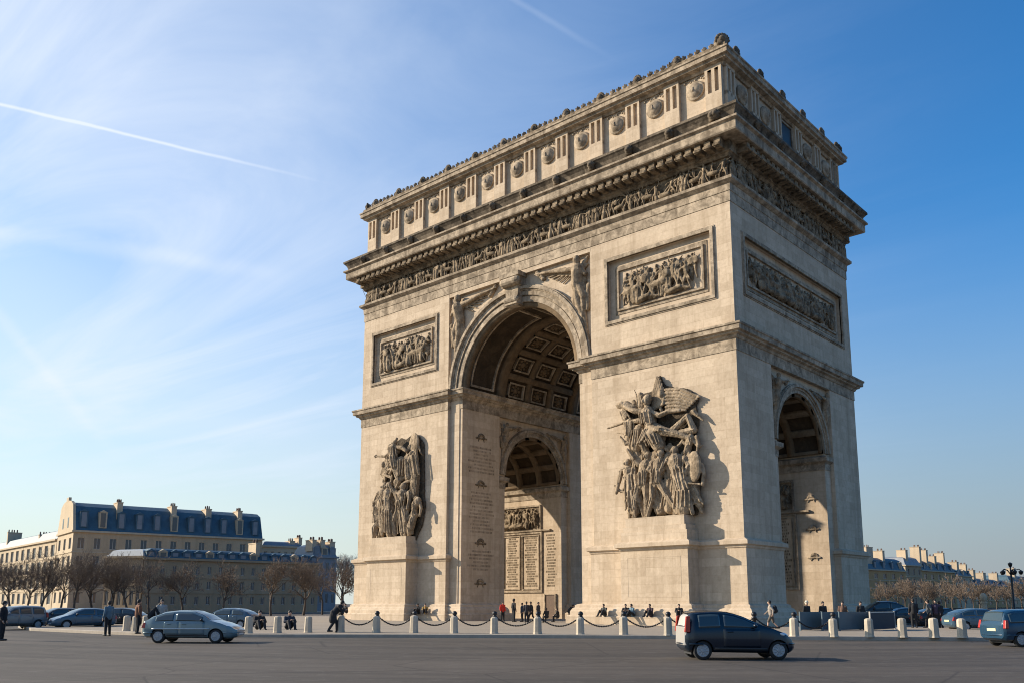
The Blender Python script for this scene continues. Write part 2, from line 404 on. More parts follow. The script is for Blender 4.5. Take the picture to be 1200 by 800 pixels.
# pavement ring round the far side of the place
mb = MB(); n = 120
ring = [(math.cos(2*math.pi*i/n), math.sin(2*math.pi*i/n)) for i in range(n)]
mb.v = [(c*r, s*r, z) for r, z in ((96, .002), (96, .13), (175, .13)) for c, s in ring]
mb.f = [(k*n+i, k*n+(i+1)%n, (k+1)*n+(i+1)%n, (k+1)*n+i) for k in range(2) for i in range(n)]
tag(mb.build('outer_pavement', M['paving']), kind='structure')

# ================================================================== the triumphal arch
HX, HY = 22.0, 11.2
arch = tag(empty('triumphal_arch'), 'huge pale limestone triumphal arch with carved reliefs filling the middle of the plaza', 'arch')
def rect(hx, hy): return [(-hx,-hy),(hx,-hy),(hx,hy),(-hx,hy)]
def arc_cutter(name, axis, hw, z0, zs, r, half, n=48):
    poly = [(-hw, z0), (hw, z0), (hw, zs-.5), (r, zs-.5)] if hw > r+.01 else [(-hw, z0), (hw, z0)]
    poly += [(r*math.cos(math.pi*i/n), zs+r*math.sin(math.pi*i/n)) for i in range(n+1)]
    if hw > r+.01: poly += [(-r, zs-.5), (-hw, zs-.5)]
    mb = MB()
    if axis == 'y': mb.prism([(a, -half, z) for a, z in poly], (0, 2*half, 0))
    else: mb.prism([(-half, a, z) for a, z in poly], (2*half, 0, 0))
    return mb.build(name, None)
RB, ZB = 7.1, 21.75       # big vault
RS, ZS = 4.45, 14.4      # cross vault
mb = MB(); mb.box(-HX+.35, HX-.35, -HY+.35, HY-.35, 0, 38)
core = mb.build('wall', M['stone'], arch)
carve(core, [arc_cutter('c', 'y', 7.45, -1, ZB, RB, 30)]); carve(core, [arc_cutter('c', 'x', RS, -1, ZS, RS, 40)])
def panel_cut(cx, cy, hw, hh, nx, ny, dep):
    """cutter box of a recessed panel on a wall face looking along (nx, ny)"""
    mb = MB()
    if ny: y0, y1 = sorted((cy-ny*dep, cy+ny*1)); mb.box(cx-hw, cx+hw, y0, y1, PZ-hh, PZ+hh)
    else: x0, x1 = sorted((cx-nx*dep, cx+nx*1)); mb.box(x0, x1, cy-hw, cy+hw, PZ-hh, PZ+hh)
    return mb.build('c', None)
PZ = 27.3
for sx in (-1, 1):
    mb = MB(); x0, x1 = sorted((sx*8.7, sx*HX)); mb.box(x0, x1, -HY, HY, 20.4, 31.9)
    up = mb.build('upper_wall', M['stone'], arch)
    carve(up, [panel_cut(sx*15.4, -HY, 4.85, 2.6, 0, -1, .42), panel_cut(sx*15.4, HY, 4.85, 2.6, 0, 1, .42), panel_cut(sx*HX, 0, 9.3, 2.25, sx, 0, .42)])
    for sy in (-1, 1):
        mb = MB(); y0, y1 = sorted((sy*5.6, sy*HY)); mb.box(x0, x1, y0, y1, 0, 21)
        xi0, xi1 = sorted((sx*7.1, sx*9.0)); yi0, yi1 = sorted((sy*5.6, sy*(HY-.42))); mb.box(xi0, xi1, yi0+.003, yi1-.003, 0, 21.2)
        mb.build('pier', M['stone'], arch)
        # plan of one corner pier, counter-clockwise
        pl = [(7.1, -(HY-.42)), (8.7, -(HY-.42)), (8.7, -HY), (HX, -HY), (HX, -5.6), (7.1, -5.6)]
        pl = [(sx*a, -sy*b) for a, b in pl]
        if sx*-sy < 0: pl = pl[::-1]
        mb = MB(); mb.sweep(pl, [(-.4, .1), (.98, .1), (.98, .72), (.90, .80), (.74, .82), (.72, 1.10), (.60, 1.32), (.44, 1.42), (.44, 1.58), (.30, 1.66), (.02, 1.72), (-.4, 1.72)])
        mb.build('plinth', M['stone'], arch)
        dl = [(8.7, -HY), (HX, -HY), (HX, -5.6), (8.7, -5.6)]; dl = [(sx*a, -sy*b) for a, b in dl]
        if sx*-sy < 0: dl = dl[::-1]
        mb = MB(); mb.sweep(dl, [(-.3, 1.6), (.20, 1.6), (.20, 5.62), (.26, 5.66), (.30, 5.8), (.46, 5.88), (.46, 6.14), (.36, 6.2), (.04, 6.34), (-.3, 6.34)])
        mb.build('dado', M['stone'], arch)
    # impost cornice round each pier block and along the inside of the vault
    pl = [(7.1, -(HY-.42)), (8.7, -(HY-.42)), (8.7, -HY), (HX, -HY), (HX, HY), (8.7, HY), (8.7, HY-.42), (7.1, HY-.42)]
    pl = [(sx*a, b) for a, b in pl]
    if sx < 0: pl = pl[::-1]
    mb = MB(); mb.sweep(pl, [(-.5, 20.15), (.05, 20.15), (.05, 21.0), (.14, 21.05), (.22, 21.22), (.44, 21.30), (.46, 21.42), (.68, 21.48), (.70, 21.80), (.78, 21.86), (.78, 22.0), (.12, 22.12), (-.5, 22.12)])
    mb.build('impost_cornice', M['trim'], arch)

# --- archivolts: moulded rings on a wall plane
def arcring(mb, r0, r1, zs, frame, p0, p1, n=44, a0=0, a1=math.pi, extend=0):
    """ring between radii r0, r1; frame(u, z, depth) -> point; solid from depth p0 to p1"""
    vs = []
    k = n+1
    ang = [a0+(a1-a0)*i/n for i in range(k)]
    for a in ang:
        for r, p in ((r0, p0), (r1, p0), (r1, p1), (r0, p1)):
            vs.append(frame(r*math.cos(a), zs+r*math.sin(a), p))
    fs = [(i*4+j, (i+1)*4+j, (i+1)*4+(j+1)%4, i*4+(j+1)%4) for i in range(n) for j in range(4)]+[(0,1,2,3), (n*4+3, n*4+2, n*4+1, n*4)]
    mb.add(vs, fs)
def fr_y(y, s): return lambda u, z, p: Vector((u, y+s*p, z))
def fr_x(x, s): return lambda u, z, p: Vector((x+s*p, u, z))
for s in (-1, 1):
    f = fr_y(s*(HY-.35), s); mb = MB()
    for r0, r1, p in ((7.1, 7.55, .16), (7.55, 7.68, .10), (7.68, 8.12, .27), (8.12, 8.24, .36), (8.24, 8.52, .52), (8.52, 8.64, .40)):
        arcring(mb, r0+(.012 if r0 > 7.1 else -.01), r1, ZB, f, -.2, p)
    mb.build('archivolt', M['trim'], arch)
    mb = MB(); y = s*(HY-.35)
    for z0, z1, w0, w1, d in ((28.45, 31.36, .62, .95, .75), (30.3, 31.2, 1.0, 1.05, 1.05), (28.55, 29.3, .74, .80, .92), (31.1, 31.5, 1.2, 1.2, 1.2)):
        a = sorted((y-s*.2, y+s*d)); mb.hexa([(-w0, a[0], z0), (w0, a[0], z0), (w0, a[1], z0), (-w0, a[1], z0)], [(-w1, a[0], z1), (w1, a[0], z1), (w1, a[1], z1), (-w1, a[1], z1)])
    mb.cap((-.8, y+s*.95, 30.7), (.8, y+s*.95, 30.7), .42, .42, 12); mb.cap((-.62, y+s*.8, 29.0), (.62, y+s*.8, 29.0), .3, .3, 12)
    mb.build('keystone', M['trim'], arch)
    # lintel closing the top of the recessed middle bay
    mb = MB(); a = sorted((s*(HY-.6), s*HY)); mb.box(-8.75, 8.75, a[0], a[1], 31.38, 31.9); mb.build('lintel', M['stone'], arch)
# end arches, and their twins on the inner faces of the piers
for x, sx in ((HX-.35, 1), (-HX+.35, -1), (7.45, -1), (-7.45, 1)):
    f = fr_x(x, sx); mb = MB()
    for r0, r1, p in ((4.45, 4.72, .12), (4.72, 4.9, .20), (4.9, 5.14, .34), (5.14, 5.22, .26)):
        arcring(mb, r0+(.01 if r0 > 4.5 else -.01), r1, ZS, f, -.2, p, 32)
    mb.build('archivolt', M['trim'], arch)
# imposts of the cross vault
for sx in (-1, 1):
    for sy in (-1, 1):
        x0, x1 = (7.45, HX-.35)
        pl = [(x0, 5.55), (x0, 4.45), (x1, 4.45), (x1, 5.55)]
        pl = [(sx*a, sy*b) for a, b in pl]
        if sx*sy < 0: pl = pl[::-1]
        mb = MB(); mb.sweep(pl, [(-.3, 13.0), (.06, 13.0), (.06, 13.55), (.2, 13.65), (.34, 13.75), (.36, 14.1), (.08, 14.22), (-.3, 14.22)], False)
        mb.build('cross_impost', M['trim'], arch)

# --- coffered linings
def curved(mb, frame, r0, r1, zs, a0, a1, t0, t1, n=6):
    """solid bar on a barrel vault: angles a0..a1, along t0..t1, radii r0..r1"""
    vs = []
    for i in range(n+1):
        a = a0+(a1-a0)*i/n
        for r, t in ((r0, t0), (r1, t0), (r1, t1), (r0, t1)): vs.append(frame(r*math.cos(a), zs+r*math.sin(a), t))
    mb.add(vs, [(i*4+j, (i+1)*4+j, (i+1)*4+(j+1)%4, i*4+(j+1)%4) for i in range(n) for j in range(4)]+[(0,1,2,3), (n*4+3, n*4+2, n*4+1, n*4)])
fy = lambda u, z, t: Vector((u, t, z))
base = MB(); frames = MB(); ros = MB(); bandm = MB()
curved(base, fy, RB+.5, RB-.02, ZB, 0, math.pi, -10.8, 10.8, 64)
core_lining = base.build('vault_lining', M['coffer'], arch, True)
for y0, y1 in ((-10.86, -10.3), (-6.2, -5.2), (5.2, 6.2), (10.3, 10.86)):
    curved(bandm, fy, RB+.2, RB-.44, ZB, 0, math.pi, y0, y1, 60)
for y0 in (-10.3, 6.2):   # two long framed panels on each outer bay
    for a0, a1 in ((.10, 1.48), (1.66, 3.04)):
        for b0, b1, t0, t1 in ((a0, a1, y0+.35, y0+.55), (a0, a1, y0+3.45, y0+3.65), (a0, a0+.03, y0+.55, y0+3.45), (a1-.03, a1, y0+.55, y0+3.45)):
            curved(frames, fy, RB+.1, RB-.2, ZB, b0, b1, t0, t1, 24 if b1-b0 > .5 else 2)
nr, nc = 8, 3; cw = 10.4/nc; ca = math.pi/nr
for i in range(nr+1):
    a = i*ca; curved(bandm, fy, RB+.1, RB-.38, ZB, max(0, a-.045), min(math.pi, a+.045), -5.2, 5.2, 3)
for j in range(1, nc):
    t = -5.2+j*cw; curved(bandm, fy, RB+.1, RB-.375, ZB, 0, math.pi, t-.32, t+.32, 60)
for i in range(nr):
    for j in range(nc):
        a0 = i*ca+.085; a1 = (i+1)*ca-.085; t0 = -5.2+j*cw+.55; t1 = -5.2+(j+1)*cw-.55
        for b0, b1, q0, q1 in ((a0, a1, t0, t0+.17), (a0, a1, t1-.17, t1), (a0, a0+.024, t0, t1), (a1-.024, a1, t0, t1)):
            curved(frames, fy, RB+.1, RB-.24, ZB, b0, b1, q0, q1, 6)
        am = (a0+a1)/2; c = Vector(((RB-.05)*math.cos(am), (t0+t1)/2, ZB+(RB-.05)*math.sin(am))); nrm = Vector((math.cos(am), 0, math.sin(am))); tv = Vector((-math.sin(am), 0, math.cos(am)))
        ros = MB(); ros.ell(c, tv*.38, Vector((0,.38,0)), nrm*.16, 8, 4)
        for k in range(8):
            b = k*math.pi/4; ros.ell(c+(tv*math.cos(b)+Vector((0, math.sin(b), 0)))*.5, tv*.19, Vector((0,.19,0)), nrm*.12, 6, 4)
        ros.build('rosette', M['vault'], arch, True)
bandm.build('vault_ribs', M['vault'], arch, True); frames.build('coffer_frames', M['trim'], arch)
# cross vaults
for sx in (-1, 1):
    fx = lambda u, z, t: Vector((t, u, z))
    b2 = MB(); r2 = MB(); x0, x1 = sorted((sx*7.5, sx*(HX-.4)))
    curved(b2, fx, RS+.4, RS-.02, ZS, 0, math.pi, x0, x1, 40)
    for i in range(8):
        a = i*math.pi/7; curved(r2, fx, RS+.1, RS-.28, ZS, max(0, a-.07), min(math.pi, a+.07), x0, x1, 3)
    for j in range(6):
        t = x0+(x1-x0)*j/5; curved(r2, fx, RS+.1, RS-.285, ZS, 0, math.pi, max(x0, t-.32), min(x1, t+.32), 36)
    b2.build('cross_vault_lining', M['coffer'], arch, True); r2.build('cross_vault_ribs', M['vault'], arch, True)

# --- carved figures
class Plane:
    """wall frame: u along, z up, d outwards"""
    def __init__(s, o, ux, n): s.o = Vector(o); s.ux = Vector(ux); s.n = Vector(n)
    def __call__(s, u, z, d): return s.o+s.ux*u+s.n*d+Vector((0,0,z))
def rfig(mb, P, u, z, h, d, rg, seg=6, robe=None, lean=None):
    """a carved figure in relief"""
    j = lambda a: rg.uniform(-a, a)
    lean = j(.12) if lean is None else lean
    pel = (u, z+h*.5); ch = (u+lean*h, z+h*.77); hd = (u+lean*1.25*h+j(.03)*h, z+h*.93)
    q = lambda a, dd=0: P(a[0], a[1], d+dd*h)
    mb.cap(q(pel), q(ch), h*.085, h*.11, seg); mb.ell(q(hd), P.ux*h*.058, P.n*h*.065, Vector((0,0,h*.075)), 7, 5)
    st = rg.uniform(.05, .22)
    for s in (-1, 1):
        hip = (pel[0]+s*h*.05, pel[1]); kn = (pel[0]+s*st*h*.8+j(.05)*h, z+h*.27); ft = (pel[0]+s*st*h+j(.04)*h, z+h*.02)
        mb.cap(q(hip, .02*s), q(kn, .05), h*.062, h*.044, seg); mb.cap(q(kn, .05), q(ft, .02), h*.042, h*.028, seg)
        sh = (ch[0]+s*h*.105, ch[1]+h*.03); a1 = rg.uniform(-2.6, .9); el = (sh[0]+s*h*.16*math.cos(a1), sh[1]+h*.16*math.sin(a1)); a2 = a1+j(1.3); hn = (el[0]+s*h*.15*math.cos(a2), el[1]+h*.15*math.sin(a2))
        mb.cap(q(sh, .02), q(el, .06), h*.038, h*.032, seg); mb.cap(q(el, .06), q(hn, .08), h*.03, h*.024, seg)
    if robe if robe is not None else rg.random() < .5:
        mb.cap(q((pel[0], z+h*.62), .01), q((pel[0]+j(.08)*h, z+h*.1), -.02), h*.1, h*.15, seg)
    if rg.random() < .3: mb.cap(q((u+j(.2)*h, z+h*.3), .09), q((u+j(.4)*h, z+h*1.05), .05), h*.016, h*.014, 5)
    if rg.random() < .25: mb.ell(q((ch[0]+h*.16, ch[1]-h*.08), .1), P.ux*h*.13, P.n*h*.04, Vector((0,0,h*.15)), 9, 5)
def rhorse(mb, P, u, z, h, d, s, rg):
    q = lambda a, b, dd=0: P(u+s*a*h, z+b*h, d+dd*h)
    mb.cap(q(-.32, .55), q(.28, .6, .03), h*.17, h*.18, 8); mb.cap(q(.3, .66, .04), q(.5, 1.0, .06), h*.13, h*.08, 8); mb.cap(q(.5, 1.0, .06), q(.7, .88, .07), h*.075, h*.05, 7)
    for a, k, f in ((-.38, -.46, -.36), (-.28, -.2, -.3), (.25, .3, .2), (.34, .55, .5)):
        mb.cap(q(a, .45), q(k, .26, .03), h*.07, h*.045, 6); mb.cap(q(k, .26, .03), q(f, .02, .03), h*.04, h*.03, 6)
    mb.tube([q(-.48, .62), q(-.6, .5, .02), q(-.62, .25, .02)], [h*.04, h*.05, h*.02], 6)
def relief(P, hw, z0, z1, seed, name, parent, mat, vox=.05, rows=1, rz=True, dense=1.0):
    rg = random.Random(seed); mb = MB(); H = z1-z0
    n = int(hw*2/(H*.17)*dense)
    for i in range(n):      # rear row, higher and flatter
        rfig(mb, P, -hw+H*.14+(2*hw-.28*H)*(i+.5)/n+rg.uniform(-.1, .1), z0+H*rg.uniform(.16, .28), H*rg.uniform(.66, .72), .12, rg)
    for i in range(max(2, int(n*.16))):
        rhorse(mb, P, rg.uniform(-hw*.75, hw*.75), z0+.03*H, H*rg.uniform(.55, .7), .28, rg.choice((-1, 1)), rg)
    for i in range(int(n*.75)):
        rfig(mb, P, -hw+H*.16+(2*hw-.32*H)*(i+.5)/(n*.75)+rg.uniform(-.14, .14), z0+rg.uniform(0, .05)*H, H*rg.uniform(.62, .88), .32, rg)
    for i in range(int(n*.2)):   # fallen
        uu = rg.uniform(-hw*.8, hw*.8); mb.cap(P(uu-.5, z0+.25, .42), P(uu+.4, z0+.4, .42), .22, .26, 7); mb.cap(P(uu+.4, z0+.4, .42), P(uu+1.2, z0+.2, .4), .17, .1, 7); mb.ell(P(uu-.85, z0+.45, .42), P.ux*.17, P.n*.17, Vector((0,0,.2)), 7, 5)
    o = P.o; a = P(-hw, z0, -.12); b = P(hw, z1, .02)
    mb.box(min(a.x, b.x), max(a.x, b.x), min(a.y, b.y), max(a.y, b.y), z0, z1)
    ob = mb.build(name, mat, parent, True, False)
    if vox:
        bake(ob, [('REMESH', dict(mode='VOXEL', voxel_size=vox)), ('DISPLACE', dict(texture=T_ROUGH, strength=.03, mid_level=.5))])
        ob.data.polygons.foreach_set('use_smooth', [True]*len(ob.data.polygons))
    return ob
def frame_bars(mb, P, hw, hh, zc, w, d0, d1):
    for u0, u1, z0, z1 in ((-hw-w, hw+w, hh, hh+w), (-hw-w, hw+w, -hh-w, -hh), (-hw-w, -hw, -hh, hh), (hw, hw+w, -hh, hh)):
        a = P(u0, zc+z0, d0); b = P(u1, zc+z1, d1)
        mb.box(min(a.x, b.x), max(a.x, b.x), min(a.y, b.y), max(a.y, b.y), zc+z0, zc+z1)
def relief_panel(P, hw, hh, seed, mat):
    mb = MB(); frame_bars(mb, P, hw, hh, PZ, .26, -.1, .14); frame_bars(mb, P, hw+.26, hh+.26, PZ, .1, -.1, .06)
    frame_bars(mb, P, hw-.95, hh-.95, PZ, .16, -.5, -.16); frame_bars(mb, P, hw-.79, hh-.79, PZ, .28, -.5, -.30); 
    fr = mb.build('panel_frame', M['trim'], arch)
    P2 = Plane(P.o-P.n*.44, P.ux, P.n)
    return relief(P2, hw-.97, PZ-hh+.97, PZ+hh-.97, seed, 'battle_relief', fr, mat)
PF = lambda x, y=-HY: Plane((x, y, 0), (1,0,0), (0,-1,0))
relief_panel(PF(15.4), 4.85, 2.6, 3, M['carved']); relief_panel(PF(-15.4), 4.85, 2.6, 5, M['carved'])
PR = Plane((HX, 0, 0), (0,1,0), (1,0,0))
relief_panel(PR, 9.3, 2.25, 8, M['carved'])

# spandrel victories on the front, smaller ones on the end arch and the inner arches
def victory(P, s, x, z, h, name, mat, vox):
    """winged figure leaning into a spandrel corner; s = which way it looks"""
    mb = MB(); q = lambda a, b, d: P(x+s*a*h, z+b*h, d)
    mb.cap(q(0, .0, .3), q(.04, .24, .42), .09*h, .11*h); mb.ell(q(.03, .40, .5), P.ux*.062*h, P.n*.065*h, Vector((0,0,.08*h)))
    mb.cap(q(.0, .0, .3), q(.02, -.24, .4), .075*h, .05*h); mb.cap(q(.02, -.24, .4), q(.10, -.5, .28), .05*h, .03*h)
    mb.cap(q(.05, -.02, .3), q(.13, -.2, .4), .07*h, .05*h); mb.cap(q(.13, -.2, .4), q(.12, -.42, .3), .045*h, .03*h)
    mb.cap(q(-.05, .28, .4), q(-.24, .30, .45), .045*h, .035*h); mb.cap(q(-.24, .30, .45), q(-.52, .36, .4), .035*h, .025*h); mb.cap(q(-.5, .36, .4), q(-.86, .40, .3), .03*h, .012*h)
    mb.cap(q(.1, .28, .4), q(.18, .14, .45), .045*h, .03*h)
    for k in range(6): mb.cap(q(.05, .24, .16), q(.20-.015*k, .44-.13*k, .10), .055*h, .022*h)      # wing
    for k in range(6): mb.cap(q(-.02+.01*k, -.04, .22), q(-.13+.05*k, -.50-.05*k, .14), .05*h, .022*h)   # skirt folds
    mb.cap(q(.04, -.45, .15), q(.15, -.95, .1), .05*h, .02*h); mb.cap(q(.10, -.4, .15), q(.17, -.8, .1), .045*h, .02*h)
    for k in range(8): mb.cap(q(-.03-.03*k, .27+.012*k, .16), q(-.30-.075*k, .12+.045*k, .08), .020*h, .011*h, 6)
    for k in range(5): mb.cap(q(-.02, -.06, .25), q(-.20+.02*k, -.30-.07*k, .12), .026*h, .013*h, 6)
    for k in range(5): mb.ell(q(-.70-.03*k, .30+.035*k, .08), P.ux*.05*h, P.n*.05*h, Vector((0,0,.03*h)), 7, 5)
    mb.ell(q(.22, -.05, .15), P.ux*.05*h, P.n*.05*h, Vector((0,0,.06*h))); mb.cap(q(.2, -.12, .15), q(.19, -.4, .15), .045*h, .04*h)
    o = mb.build(name, mat, arch, True, False)
    bake(o, [('REMESH', dict(mode='VOXEL', voxel_size=vox)), ('DISPLACE', dict(texture=T_ROUGH, strength=.04, mid_level=.5))])
    o.data.polygons.foreach_set('use_smooth', [True]*len(o.data.polygons)); return o
PC = Plane((0, -HY+.35, 0), (1,0,0), (0,-1,0))
victory(PC, 1, 7.2, 28.7, 5.6, 'spandrel_relief', M['sculpt'], .06)
victory(PC, -1, -7.2, 28.7, 5.6, 'spandrel_relief', M['sculpt'], .06)
for P in (Plane((HX-.35, 0, 0), (0,1,0), (1,0,0)), Plane((-7.45, 0, 0), (0,1,0), (1,0,0))):
    for s in (-1, 1): victory(P, s, s*4.55, 18.3, 2.9, 'spandrel_relief', M['sculpt'], .06)

# --- great sculpture groups, drawn joint by joint
def sculpture(cx, U, figs, slab, extra, name, label):
    """figs: list of limb chains [(u, w, d, r), ...] in modelling units; U maps to metres on the wall"""
    mb = MB()
    for ch in figs:
        for a, b in zip(ch[:-1], ch[1:]): mb.cap(U(*a[:3]), U(*b[:3]), a[3]*US*.87, b[3]*US*.87, 9)
        if len(ch) == 1: a = ch[0]; mb.ell(U(*a[:3]), Vector((a[3]*US*.80, 0, 0)), Vector((0, a[3]*US*.85, 0)), Vector((0, 0, a[3]*US*1.05)), 10, 7); mb.ell(U(a[0]-a[3]*.35, a[1]+a[3]*.1, a[2]+a[3]*US*.7/.58), Vector((a[3]*US*.25, 0, 0)), Vector((0, a[3]*US*.3, 0)), Vector((0, 0, a[3]*US*.4)), 6, 5); mb.ell(U(a[0]+a[3]*.2, a[1]-a[3]*.35, a[2]), Vector((a[3]*US*.85, 0, 0)), Vector((0, a[3]*US*.8, 0)), Vector((0, 0, a[3]*US*.8)), 8, 6)
    for c, a, b, w, d in extra:   # shields, domes: centre, half sizes, thickness
        mb.ell(U(*c), Vector((a*US, -.25*a*US, 0)), Vector((w*US*.2, w*US, 0)), Vector((d*US*.3, 0, b*US)), 16, 10)
    rg = random.Random(len(figs)); us = [a for a, b in slab]; ws = [b for a, b in slab]
    for ch in figs:      # folds down every broad draped limb
        for a, b in zip(ch[:-1], ch[1:]):
            if a[3] > 13 and b[3] > 9 and (a[3] <= 23 or b[3] <= 23):
                for k in range(2):
                    o1 = rg.uniform(-.7, .7); o2 = rg.uniform(-.7, .7); dz = .9*US/.58; mb.cap(U(a[0]+o1*a[3], a[1], a[2]+dz*a[3]*(1-o1*o1)**.5), U(b[0]+o2*b[3], b[1], b[2]+dz*b[3]*(1-o2*o2)**.5), US*2.6, US*2.0, 5)
            if a[3] > 23 and b[3] > 23:
                kk = rg.choice((5, 6, 7)); sl = rg.uniform(-9, 9)
                for k in range(kk):
                    o1 = (k-(kk-1)/2)*1.9/kk+rg.uniform(-.12, .12); dz = 1.0*max(.05, 1-(o1/1.1)**2)**.5*a[3]*US*.92/.58
                    mb.cap(U(a[0]+o1*a[3]+rg.uniform(-2, 2), a[1], a[2]+dz), U(b[0]+o1*b[3]*1.1+sl+rg.uniform(-5, 5), b[1]-rg.uniform(0, 16), b[2]+dz), US*rg.uniform(2.4, 4.2), US*rg.uniform(3, 5.5), 6)
    for k in range(18):  # weapons, hands and heads that fill the gaps
        u = rg.uniform(min(us)+40, max(us)-50); w = rg.uniform(min(ws)+90, max(ws)-120); d = rg.uniform(.7, 1.05); an = rg.uniform(0, 6.3)
        if k % 4 == 0: mb.ell(U(u, w, d), Vector((US*15, 0, 0)), Vector((0, US*16, 0)), Vector((0, 0, US*19)), 9, 6)
        else:
            v = Vector((math.cos(an), math.sin(an)))*rg.uniform(28, 62); mb.cap(U(u, w, d), U(u+v.x, w+v.y, d+rg.uniform(-.1, .3)), US*rg.uniform(8, 12), US*rg.uniform(5, 8), 7)
    gr = MB(); gr.prism([U(u, w, .02) for u, w in slab], (0, -.20, 0))  # backing slab, its colour darkened as painted shade behind the figures
    o = mb.build(name, M['sculpt'], arch, True, False); go = gr.build('sculpture_ground', M['ground_shade'], o)
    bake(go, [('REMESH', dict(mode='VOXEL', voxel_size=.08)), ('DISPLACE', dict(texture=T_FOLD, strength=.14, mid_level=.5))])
    bake(o, [('REMESH', dict(mode='VOXEL', voxel_size=.036)), ('DISPLACE', dict(texture=T_FOLD, strength=.03, mid_level=.5)), ('DISPLACE', dict(texture=T_ROUGH, strength=.04, mid_level=.5))])
    o.data.polygons.foreach_set('use_smooth', [True]*len(o.data.polygons)); o['label'] = label
    return o
US = .0160
def UR(u, w, d): return Vector((12.45+(u-125)*.0182, -HY-d*.58, 8.15+(735-w)*.0160))
def man(u, w, h, d, lean=0, la=None, ra=None, ll=None, rl=None, head=True, fat=1.0):
    """standing carved man; w = feet row, h = height in units"""
    y = lambda k: w-h*k
    px, sx_ = u, u+lean*h
    out = [[(px, y(.5), d, .095*h*fat), (u+lean*h*.6, y(.66), d+.1, .085*h*fat), (sx_, y(.79), d+.12, .115*h*fat)], [(sx_, y(.82), d+.12, .05*h), (sx_+lean*.2*h, y(.88), d+.15, .05*h)]]
    if head: out.append([(sx_+lean*.25*h, y(.93), d+.2, .066*h)])
    ll = ll or (-.09, .27, -.11, .0); rl = rl or (.09, .27, .14, .0)
    for s, (a, b, c, e) in ((-1, ll), (1, rl)):
        out.append([(px+s*.05*h, y(.5), d, .08*h*fat), (px+a*h, y(b), d+.22, .055*h), (px+c*h, y(e+.02), d+.05, .035*h)])
    la = la or (-.17, .66, -.19, .48); ra = ra or (.17, .66, .15, .46)
    for s, (a, b, c, e) in ((-1, la), (1, ra)):
        out.append([(sx_+s*.12*h, y(.81), d+.1, .05*h), (sx_+a*h, y(b), d+.3, .042*h), (sx_+c*h, y(e), d+.45, .03*h)])
    return out
figs = []
figs += man(285, 735, 320, 1.45, .06, ra=(.2, .74, .22, .58), la=(-.16, .72, -.02, .60), ll=(-.06, .29, -.15, 0), rl=(.16, .31, .31, .02))
figs += man(208, 735, 322, 1.2, .08, la=(-.18, .90, -.28, 1.06), ra=(.14, .7, .2, .84), ll=(-.10, .27, -.13, 0), rl=(.08, .27, .05, 0))
figs += man(165, 735, 300, .85, -.10, la=(-.17, .62, -.2, .45), ra=(.12, .7, .2, .6))
figs += man(402, 735, 328, 1.25, -.07, ra=(.19, .70, .12, .50), la=(-.15, .72, -.22, .60), fat=1.15)
figs += man(345, 720, 330, .65, -.02); figs += man(255, 700, 330, .6, .05); figs += man(440, 730, 280, .6, .04)
figs += man(185, 560, 250, .8, -.04, la=(-.2, .8, -.3, .95)); figs += man(420, 560, 230, .8, .1, la=(-.2, .7, -.3, .6))
# cloaks and skirts
figs += [[(390, 540, 1.2, 36), (412, 625, 1.25, 40), (405, 705, 1.1, 44)], [(150, 520, .9, 34), (150, 600, .9, 38), (160, 690, .8, 34)], [(350, 560, .8, 34), (335, 690, .7, 40)], [(270, 600, .8, 30), (285, 700, .7, 36)],
         [(440, 600, .7, 26), (470, 690, .6, 24)]]
# the winged genius striding above
figs += [[(248, 165, 1.55, 27)], [(246, 195, 1.45, 16), (250, 225, 1.4, 40), (262, 290, 1.35, 36)], [(268, 300, 1.3, 34), (330, 330, 1.55, 26), (392, 352, 1.4, 19), (452, 380, 1.15, 12)], [(255, 310, 1.3, 34), (225, 375, 1.6, 24), (240, 430, 1.3, 18)],
         [(235, 222, 1.4, 18), (180, 205, 1.6, 16), (128, 172, 1.4, 13), (112, 158, 1.3, 18)], [(262, 225, 1.4, 18), (310, 250, 1.65, 15), (350, 238, 1.6, 12), (405, 240, 1.4, 10)],
         [(200, 255, 1.2, 16), (120, 252, 1.2, 10), (30, 268, 1.15, 5)], [(275, 340, 1.45, 46), (300, 395, 1.4, 40)], [(200, 300, 1.1, 34), (180, 380, 1.0, 36)], [(150, 255, .9, 30), (140, 330, .8, 28)],
         [(360, 330, 1.1, 20), (435, 270, 1.0, 16), (460, 340, .9, 20), (400, 345, 1.1, 18)]]
# upright wing, spread wing, helmets and banner folds
for k in range(7): figs.append([(258+k*10, 210-k*3, .70+.05*k, 10), (268+k*9, 120-k*2+k*k*1.2, .8, 9), (284+k*6, 48+k*k*2.4, .65, 6)])
for k in range(7): figs.append([(330, 122+k*17, .85, 9), (400-k*4, 132+k*16, .70+.02*k, 9), (484-k*11, 182+k*9, .55, 7)])
figs += [[(92, 160, 1.0, 20), (130, 165, 1.0, 26), (165, 185, .9, 22)], [(118, 195, .9, 24), (128, 240, .9, 24)], [(165, 150, .8, 12), (178, 190, .8, 16)], [(60, 562, 1.0, 6), (92, 592, 1.05, 8), (128, 605, 1.0, 8)], [(92, 596, 1.0, 6), (125, 565, 1.0, 8)],
         [(150, 330, .8, 5), (96, 300, .8, 4), (70, 296, .8, 2)], [(455, 250, .7, 14), (480, 275, .7, 10), (502, 300, .7, 4)], [(450, 380, .8, 14), (478, 420, .8, 10), (496, 415, .8, 3)], [(455, 640, .8, 14), (486, 690, .7, 7)], [(190, 150, .8, 5), (168, 92, .7, 3)], [(395, 560, 1.6, 5), (445, 592, 1.7, 6), (492, 600, 1.5, 5)], [(205, 130, 1.0, 22), (215, 190, 1.0, 26)]]
